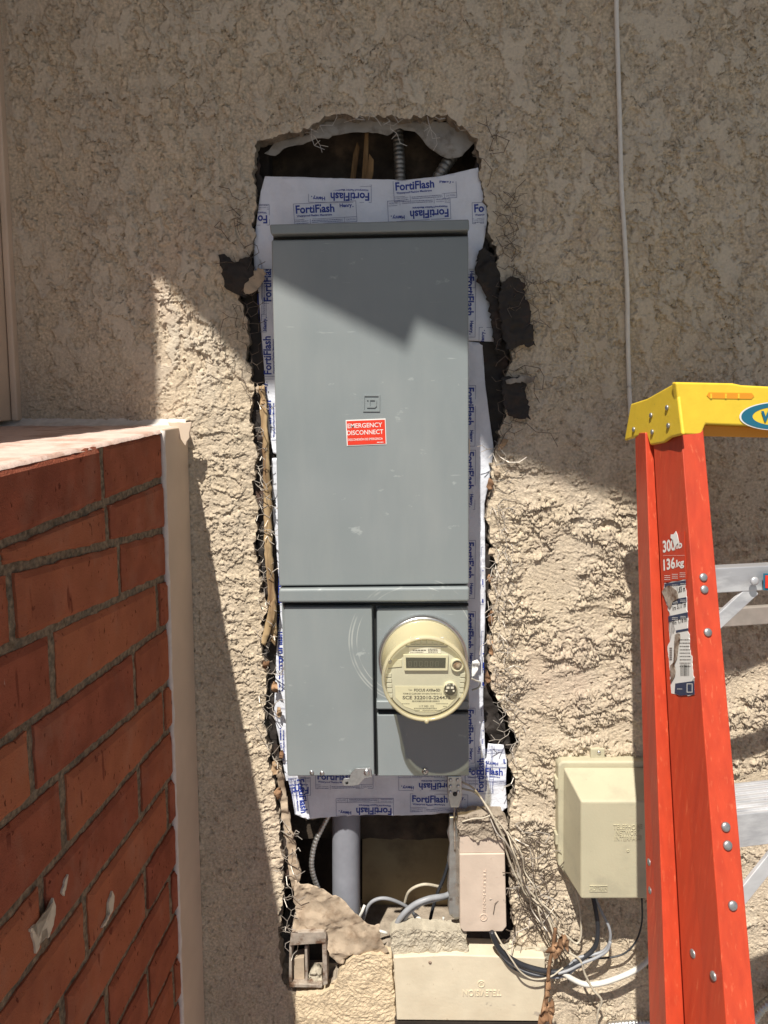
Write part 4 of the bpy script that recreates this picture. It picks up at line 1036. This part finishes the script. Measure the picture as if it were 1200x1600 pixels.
p = P(981, 1329, -.105); F.ring(p.x, p.z, .0014, .0026)
a = P(921, 1391, -.105); b = P(949, 1385, -.105); F.text('ADTRAN', a.x, a.z, b.x-a.x, b.z-a.z, .01); F.rect(a.x, a.z-.0022, b.x, a.z-.0012); F.rect(a.x, b.z+.0012, b.x, b.z+.0022)
F.mesh('raised_lettering', lambda a, b: Vector((a, -.1048, b)), M['nid'], lid, .0016)
tab = pxbox('mounting_tab', [(923,1170),(945,1170),(945,1196),(923,1196)], -.012, .002, M['nid'], nid, .0015)
screw('mounting_screw', 936, 1176, -.0125, .0038, M['steel'], tab)
for y in (1225, 1312): pxbox('hinge_clip', rect(868, y-8, 874, y+8), -.024, -.006, M['nid'], nid, .001)

# ------------------------------------------------------------------ telephone box
ph = thing('telephone_box', 'narrow pinkish beige telephone wiring box lettered down its face', 'utility box', P(755, 1456, 0))
pxbox('box_cover', [(718,1334.5),(789,1333.5),(791.5,1448),(785,1456),(724,1456),(719,1450)], -.030, .030, M['box_pink'], ph, .002)
pxbox('upper_section', [(718,1300),(788,1298),(789,1332.5),(718,1333.5)], -.028, .030, M['box_pink'], ph, .0015)
c = P(755, 1300, -.03)
F = Flat(); vs, fs = text2d('TELEPHONE', .01)
pa, pb = P(756.5, 1358, -.03), P(756.5, 1425, -.03); Lh = (pa-pb).length
F.add([(pa.x-.0015+b*.0052, pa.z-a*Lh) for a, b in vs], fs)
p = P(755.5, 1433, -.03); F.ring(p.x, p.z, .0062, .0074); F.text('U', p.x-.0035, p.z-.003, .004, .006, .01, 0); F.rect(p.x+.002, p.z-.003, p.x+.003, p.z+.003)
F.mesh('raised_lettering', lambda a, b: Vector((a, -.0298, b)), M['box_pink'], ph, .0018)
sheet('mud_ring', rough_poly([(703,1277),(716,1276),(718,1300),(718,1436),(712,1437),(702,1428),(700,1418),(703,1405),(699,1390),(702,1360),(699,1345),(703,1320),(699,1303)], 6, .6, 4), sheetf(-.012, .003, .03, 7), M['zinc'], ph, .01, .012, -.012)
cm = sheet('cement_lump', rough_poly([(716,1276),(740,1272),(786,1274),(794,1288),(793,1304),(782,1312),(762,1308),(745,1316),(730,1306),(717,1312)], 5, 1.2, 9), rockf(-.034, .007, .02, 5), M['cement'], ph, .0035, .03, -.034, False)

# television box
tv = thing('television_box', 'wide cream television wiring box with upside-down lettering at the bottom', 'utility box', P(735, 1595, 0))
pxbox('box_cover', [(615,1496),(700,1492),(852,1497),(850,1596),(620,1594)], -.030, .02, M['box_cream'], tv, .002)
F = Flat(); a = P(783, 1546.5, -.03); b = P(723, 1556, -.03); vs, fs = text2d('TELEVISION', .005)
F.add([(a.x+(b.x-a.x)*u, a.z+(b.z-a.z)*v) for u, v in vs], fs)
p = P(752, 1537, -.03); F.ring(p.x, p.z, .0062, .0072); F.text('U', p.x+.003, p.z+.003, .004, .006, .01, math.pi); F.rect(p.x-.003, p.z-.003, p.x-.002, p.z+.003)
F.mesh('raised_lettering', lambda a, b: Vector((a, -.0298, b)), M['box_cream'], tv, .0018)
screw('cover_screw', 672, 1504, -.0305, .0032, M['rust'], tv)
pxbox('bottom_dark_strip', [(618,1595.5),(850,1597.5),(850,1604),(620,1602)], -.026, .02, M['dark'], tv, .001)  # near-black strip along the lower edge of the cream box
o = sheet('cement_block', rough_poly([(609,1462),(618,1454),(640,1452),(700,1455),(728,1453),(731,1488),(729,1493),(616,1494),(611,1485)], 5, 1.0, 12), rockf(-.022, .006, .022, 25), M['cement_light'], None, .0035, .032, -.022, False)
tag(o, 'rough grey cement lump sitting on top of the cream television box', 'cement')
o = sheet('cement_patch', rough_poly([(731,1492),(760,1486),(810,1484),(860,1482),(864,1502),(850,1500),(760,1497)], 5, 1.2, 14), rockf(-.012, .005, .018, 26), M['cement_light'], None, .0035, .03, -.012, False)
tag(o, 'thin rough cement smear above the right end of the television box', 'cement')
# stucco mound left of it (swirled)
def swirl(x, z):
    c = P(575, 1525, 0); d = math.hypot(x-c.x, (z-c.z)); return -.010+.0010*math.sin(d*620+5*nz(x, z, .02, 3))*(.5+nz(x, z, .03, 8))+.004*nz(x, z, .03, 5)+.0018*nz(x, z, .007, 15)+random.uniform(-.0007, .0007)
o = sheet('stucco_patch', rough_poly([(612,1497),(600,1493),(575,1490),(552,1496),(541,1506),(530,1520),(522,1545),(500,1552),(462,1556),(459,1640),(616,1640),(617,1560)], 5, .9, 13), swirl, M['patch_stucco'], None, .0028, .03, -.01, False)
tag(o, 'ochre swirled stucco patch between the metal box and the television box', 'stucco patch')

# rusty switch box
sb = thing('metal_switch_box', 'old rusty open metal switch box at the bottom left of the hole', 'junction box', P(482, 1543, 0))
bm = bmesh.new()
pxprism(bm, [(455,1457),(506,1456),(510,1462),(509,1474),(452,1478)], -.012, .05); pxprism(bm, [(503,1472),(510,1470),(512,1538),(505,1541)], -.010, .05)
pxprism(bm, [(452,1476),(456,1476),(456,1540),(451,1540)], -.006, .05); pxprism(bm, [(452,1537),(504,1539),(503,1544),(452,1543)], -.008, .05); finish(bm, .0015); mkbm('frame', bm, M['rust'], sb)
pxbox('box_back', rect(452, 1470, 510, 1542), .045, .05, M['dark'], sb)
pxbox('inner_plate', [(458,1498),(475,1496),(476,1532),(459,1534)], .005, .03, M['kraft'], sb, .001)
pxbox('divider', [(476,1478),(480,1478),(481,1536),(477,1536)], .0, .04, M['rust'], sb, .0008)
sheet('mortar_crumbs', rough_poly([(482,1524),(490,1516),(502,1520),(503,1538),(482,1538)], 3, 1, 4), sheetf(.004, .008, .008, 5), M['cement_light'], sb, .004, .02, .004)

# torn papers
def kr(x, z):
    return -.002+.012*nz(x, z, .06, 31)-.010*abs(nz(x+z*.5, z*.7, .024, 37))-.006*abs(nz(x*.6-z, z, .011, 39))
o = sheet('kraft_paper_flap', rough_poly([(461,1372),(470,1378),(496,1380),(510,1389),(534,1402),(550,1418),(569,1434),(580,1440),(593,1441),(594,1462),(607,1484),(595,1490),(580,1487),(560,1490),(545,1492),(530,1505),(515,1490),(508,1470),(506,1455),(456,1454),(463,1425),(459,1400)], 5, .9, 6), kr, M['kraft'], None, .007, .001, 0)
tag(o, 'crumpled brown kraft paper flap hanging over the lower left of the cavity', 'paper')
def flap(name, label, pts, y, m, seed, group=None, amp=.008):
    o = sheet(name, rough_poly(pts, 4, 1.5, seed), (lambda x, z, f=sheetf(y, amp, .03, seed): f(x, z)-.005*abs(nz(x, z+x*.6, .011, seed))), M[m], None, .004, .0012, y); tag(o, label, 'paper', group); return o
flap('tar_paper_flap', 'large dark tar paper flap folded over the stucco right of the panel', [(785,440),(797,432),(812,436),(821,446),(818,452),(828,480),(837,541),(826,543),(812,540),(800,548),(790,546),(782,510),(779,470)], -.016, 'felt', 3)
flap('tar_paper_flap', 'smaller dark tar paper scrap folded out below the large flap on the right', [(782,592),(800,590),(812,588),(824,592),(820,610),(826,640),(829,656),(815,655),(795,650),(786,630)], -.014, 'felt', 5)
flap('tar_paper_flap', 'ragged black tar paper edge between membrane and hole, upper right', [(748,392),(756,386),(772,400),(782,430),(780,470),(786,520),(778,560),(770,520),(762,470),(752,448),(744,440),(742,420)], -.004, 'felt', 7)
flap('tar_paper_flap', 'dark folded tar paper curling out of the upper left edge of the hole', [(341,398),(350,396),(366,410),(380,404),(392,400),(398,420),(392,450),(384,466),(370,460),(354,452),(347,425)], -.014, 'felt', 9)
flap('torn_paper_scrap', 'tan torn paper scrap curling over the membrane at upper left', [(382,446),(394,432),(402,418),(412,420),(414,436),(404,450),(396,458),(384,460)], -.020, 'kraft', 11)
flap('torn_paper_scrap', 'small grey paper sliver sticking out on the right of the hole', [(790,594),(812,588),(838,586),(835,592),(824,600),(815,596),(792,600)], -.022, 'paper_grey', 12)
flap('torn_paper_scrap', 'small orange-tan paper scrap at the right edge of the hole', [(778,694),(790,686),(798,684),(792,692),(784,702),(778,704)], -.010, 'felt_tan', 14)
lf_ = [(776,738,12),(766,756,16),(768,862,14),(766,905,10),(772,935,14),(768,965,16),(764,1000,18),(770,1015,14),(404,608,10),(410,628,9),(424,892,8),(416,1040,13),(430,1075,12),(436,1115,11),(430,1200,14),(434,1240,14),(440,1180,10),(762,1060,12)]
SCR = ['highest one right of the large grey cover', 'right of the grey cover just below the highest scrap', 'right of the lower part of the large cover', 'right of the ridge across the panel', 'right, level with the top of the meter cover',
       'right, level with the top of the meter ring', 'right, level with the meter display', 'right, just below the display level of the meter', 'left, highest one above the wood strip', 'left, near the top of the wood strip',
       'left, level with the bottom of the large cover', 'left, beside the upper half of the lower door', 'left, beside the middle of the lower door', 'left, beside the lower half of the lower door', 'left, level with the screws of the lower door',
       'left, beside the bottom membrane sheet', 'left, just above the screws of the lower door', 'right, level with the lower rim of the meter']
rs = random.Random(5)
for i, (x, y, s) in enumerate(lf_):
    pts = []; n = 7; a0 = rs.uniform(0, 6)
    for k in range(n):
        a = a0+2*math.pi*k/n; r = s*rs.uniform(.45, 1.0); pts.append((x+r*.55*math.cos(a), y+r*math.sin(a)))
    sd_ = rs.randint(0, 999); y0 = rs.uniform(-.008, .006)
    o = sheet('paper_scrap', pts, sheetf(y0, .012, .012, sd_), M[rs.choice(['kraft', 'leaf', 'felt_tan'])], None, .005, .001, y0)
    tag(o, 'curled brown paper scrap '+SCR[i], 'paper', 'paper scraps along the edges of the hole')
# splintered wood on the left
o = sheet('wood_splinter', rough_poly([(404,604),(412,602),(416,640),(419,700),(423,780),(424,850),(428,905),(431,950),(430,1010),(422,1000),(419,930),(412,850),(411,760),(409,680)], 8, 1.0, 4), sheetf(-.004, .004, .05, 14), M['wood_pale'], None, .01, .012, -.004)
tag(o, 'long splintered strip of bare wood down the left edge of the hole', 'wood')
o = sheet('wood_splinter', rough_poly([(421,945),(428,935),(432,955),(424,980),(414,1010),(408,1005),(414,975)], 8, .6, 4), sheetf(-.012, .003, .05, 14), M['wood_pale'], None, .01, .006, -.012)
tag(o, 'short pale wood splinter leaning at the foot of the long wood strip', 'wood')
o = sheet('wood_splinter', rough_poly([(430,1190),(440,1200),(450,1260),(462,1330),(470,1370),(462,1400),(452,1370),(444,1300),(436,1240)], 6, 1.2, 4), sheetf(.004, .01, .03, 24), M['kraft'], None, .008, .006, .004)
tag(o, 'ragged brown strip of old paper at the lower left edge of the hole', 'paper')

# ------------------------------------------------------------------ conduits and cables
o = tube('grey_conduit', pxt([(541,1230,.042),(541,1300,.042),(541,1380,.042),(542,1470,.042)]), .0285, M['pvc'], None, 32, 3); tag(o, 'thick grey plastic conduit rising behind the bottom membrane', 'pipe')
o = tube('flexible_conduit', pxt([(619,180,.08),(622,215,.075),(624,250,.062),(626,300,.045)]), .0105, M['zinc_dark'], None, flex=.009); tag(o, 'shiny flexible metal conduit coming down behind the membrane, middle top', 'conduit')
o = tube('flexible_conduit', pxt([(735,215,.07),(712,238,.060),(698,256,.045),(680,285,.038),(665,310,.035)]), .0115, M['zinc_dark'], None, flex=.010); tag(o, 'shiny flexible metal conduit slanting under the torn paper, right top', 'conduit')
o = tube('flexible_conduit', pxt([(516,1270,.03),(503,1294,.028),(492,1318,.024),(487,1345,.02),(489,1365,.02),(498,1392,.02)]), .0055, M['zinc'], None, flex=.007); tag(o, 'thin armoured flexible conduit curving down left of the grey conduit', 'conduit')
o = tube('flexible_conduit', pxt([(1172,1600,-.03),(1184,1582,-.03),(1200,1566,-.03),(1240,1540,-.03)]), .010, M['zinc'], None, flex=.007); tag(o, 'flexible metal conduit at the bottom right corner beyond the ladder', 'conduit')
o = tube('flexible_conduit', pxt([(950,1602,-.02),(980,1599,-.02),(1010,1598,-.02),(1040,1600,-.02)]), .006, M['zinc'], None, flex=.007); tag(o, 'flexible metal conduit lying along the bottom edge left of the ladder', 'conduit')
def cab(name, label, pts, r, m, n=8, seg=8):
    o = tube(name, pxt(pts), r, M[m], None, seg, n); tag(o, label, 'cable'); return o
cab('grey_cable', 'grey cable arching out of the cavity in front of the backing board', [(560,1465,.05),(568,1435,.03),(580,1410,.02),(605,1404,.02),(640,1420,.04),(655,1445,.06)], .0035, 'cable_grey')
cab('grey_cable', 'thick grey cable looping from the telephone box to the cement lump', [(612,1462,.01),(625,1435,.0),(645,1415,-.002),(670,1404,.0),(700,1398,.02),(715,1380,.05)], .0055, 'cable_grey')
cab('grey_cable', 'second grey cable running alongside the thick looping one', [(620,1462,.012),(635,1432,.008),(655,1414,.008),(680,1406,.012),(705,1400,.03)], .004, 'cable_grey')
cab('grey_cable', 'short faint cable arch behind the looping cables', [(632,1412,.06),(640,1392,.05),(662,1382,.045),(690,1386,.06)], .003, 'cable_cream')
cab('black_cable', 'thin black cable hanging against the backing board left of the telephone box', [(703,1340,.04),(694,1370,.04),(682,1400,.04),(672,1440,.045),(674,1470,.05)], .0035, 'cable_black')
cab('white_cable', 'bright white cut cable end in the cavity above the cement lump', [(648,1429,.02),(660,1440,.015),(672,1449,.012),(690,1462,.01)], .0042, 'cable_white', 4)
cab('white_cable', 'short white wire stub beside the cut cable end', [(693,1433,.02),(692,1442,.02),(690,1452,.02),(688,1465,.02)], .0022, 'cable_white', 4)
cab('white_cable', 'white wire behind the foot of the grey conduit', [(570,1414,.02),(566,1424,.015),(563,1436,.02),(580,1450,.03),(605,1458,.03)], .003, 'cable_white', 6)
cb_ = [(768,1456),(774,1472),(785,1487),(800,1499),(820,1509),(845,1516),(866,1519),(884,1515),(897,1505),(910,1499)]
cab('black_cable', 'thick black cable drooping from the telephone box across the cream box', [(x, y, -.045) for x, y in cb_], .0052, 'cable_black')
cab('grey_cable', 'thin grey cable just below the drooping black cable', [(x+2, y+8, -.040) for x, y in cb_], .003, 'cable_grey')
cab('white_cable', 'thin white wire looping below the telephone box', [(773,1456,-.04),(781,1470,-.05),(800,1500,-.06),(815,1520,-.06),(835,1530,-.055),(860,1526,-.05),(880,1512,-.05)], .0016, 'cable_cream')
cab('black_cable', 'thin dark wire sagging deepest below the telephone box', [(771,1456,-.03),(777,1480,-.035),(792,1505,-.04),(812,1518,-.042),(842,1525,-.042),(870,1522,-.042)], .002, 'cable_black')
cab('black_cable', 'black cable hanging from the network interface box into the bundle', [(926,1398,-.03),(932,1430,-.045),(934,1455,-.045),(930,1478,-.045),(915,1494,-.045),(896,1504,-.045)], .0045, 'cable_black')
cab('grey_cable', 'grey wire looping from the interface box to the bundle', [(928,1400,-.03),(940,1425,-.04),(952,1450,-.045),(953,1470,-.045),(944,1485,-.045),(925,1492,-.045),(905,1496,-.045),(890,1508,-.045)], .0028, 'cable_grey')
cab('grey_cable', 'second grey wire parallel to the looping one beneath the interface box', [(954,1471,-.050),(948,1486,-.05),(930,1497,-.05),(910,1505,-.05),(888,1516,-.05),(872,1521,-.05)], .0028, 'cable_grey')
cab('black_cable', 'slim dark wire curving low beneath the interface box to the ladder', [(1003,1404,-.03),(1003,1440,-.03),(994,1470,-.03),(975,1490,-.03),(945,1497,-.03),(915,1496,-.035)], .0018, 'cable_black')
cab('white_cable', 'thick white cable sweeping from the bundle behind the ladder', [(880,1520,-.045),(895,1530,-.045),(915,1538,-.045),(940,1536,-.045),(968,1527,-.045),(995,1514,-.04),(1018,1494,-.03),(1040,1470,-.02)], .0052, 'cable_white')
cab('thin_wire', 'thin cream wire running from the clamp down beside the telephone box', [(722,1222,-.02),(740,1232,-.03),(758,1256,-.04),(770,1276,-.05),(784,1305,-.045),(796,1345,-.03),(812,1380,-.03),(835,1410,-.03),(856,1436,-.03),(866,1462,-.035),(878,1490,-.04)], .0020, 'cable_cream')
cab('thin_wire', 'second cream wire crossing from the clamp to the interface box', [(722,1232,-.02),(745,1240,-.03),(765,1268,-.045),(780,1296,-.05),(800,1335,-.04),(818,1380,-.035),(850,1418,-.03),(868,1450,-.03),(885,1462,-.03),(900,1474,-.03),(907,1466,-.03),(908,1446,-.03),(905,1415,-.03),(898,1388,-.02)], .0020, 'cable_cream')
cab('thin_wire', 'frayed cream wire trailing down to the bottom edge', [(870,1462,-.04),(884,1484,-.045),(906,1500,-.05),(914,1522,-.05),(926,1545,-.05),(940,1563,-.05),(934,1582,-.045),(932,1610,-.04)], .0022, 'cable_cream')
cab('thin_wire', 'hairlike brown wire along the right side of the telephone box', [(790,1300,-.02),(800,1350,-.02),(812,1400,-.02),(838,1440,-.02),(860,1480,-.02)], .001, 'wire')
cab('thin_wire', 'pale wire crossing above the telephone box', [(770,1272,-.045),(755,1278,-.042),(740,1279,-.04),(722,1284,-.035)], .0014, 'cable_cream')
rs = random.Random(21)
WL = ['from the clamp towards the leaves', 'close against the telephone box side', 'looping outward over the stucco', 'hanging lowest of the tangle']
for k, (mm_, w) in enumerate(((('wire_lit'), 0), ('cable_cream', 2), ('wire', 1), ('cable_cream', 3))):
    pts = [(760+k*9, 1262+k*10, -.03)]
    for t in range(1, 8):
        pts.append((770+k*7+t*(11+k)+rs.uniform(-9, 9), 1270+k*12+t*26+rs.uniform(-8, 8), -.03-rs.uniform(0, .03)))
    cab('thin_wire', 'tangled loose wire beside the telephone box, '+WL[w], pts, .0014, mm_)
# clamp
cl = thing('ground_clamp', 'small grey metal grounding terminal bar below the right corner of the panel', 'clamp', P(710, 1262, -.02))
pxbox('terminal_bar', [(699,1213),(721,1213),(722,1246),(717,1262),(704,1262),(700,1246)], -.030, -.012, M['zinc'], cl, .0012)
for k, (x, y) in enumerate(((704,1219),(715,1219),(704,1229),(716,1229),(704,1238),(716,1238))): screw('terminal_screw', x, y, -.031, .0034, M['steel'], cl)
screw('clamp_screw', 711, 1241, -.031, .0042, M['black'], cl)
tube('ground_rod', pxt([(710,1260,-.020),(710,1285,-.016),(711,1330,-.014)]), .0018, M['rust'], cl)
# dried leaves tangled in the wires
db = thing('dried_leaf_clump', 'brown dried leaves and twig tangled in the cables above the bottom edge', 'leaves', P(855, 1600, -.05))
tube('twig', pxt([(868,1450,-.05),(864,1480,-.055),(858,1510,-.055),(855,1545,-.055),(848,1580,-.055),(842,1620,-.05)]), .0035, M['leaf'], db, 6)
rs = random.Random(11)
for i, (x, y, sx_, sy_, a) in enumerate(((873,1478,9,26,.35),(884,1474,6,18,-.2),(864,1484,7,22,.9),(856,1545,5,30,.08),(852,1590,12,26,.45),(862,1580,6,22,.1))):
    pts = []
    for k in range(9):
        t = 2*math.pi*k/9; u = sx_*math.cos(t)*rs.uniform(.5, 1.15); v = sy_*math.sin(t)*rs.uniform(.6, 1.1); pts.append((x+u*math.cos(a)-v*math.sin(a), y+u*math.sin(a)+v*math.cos(a)))
    y0 = -.056-rs.uniform(0, .01); sheet('leaf', pts, sheetf(y0, .014, .016, 50+i), M['leaf'], db, .004, .001, y0)
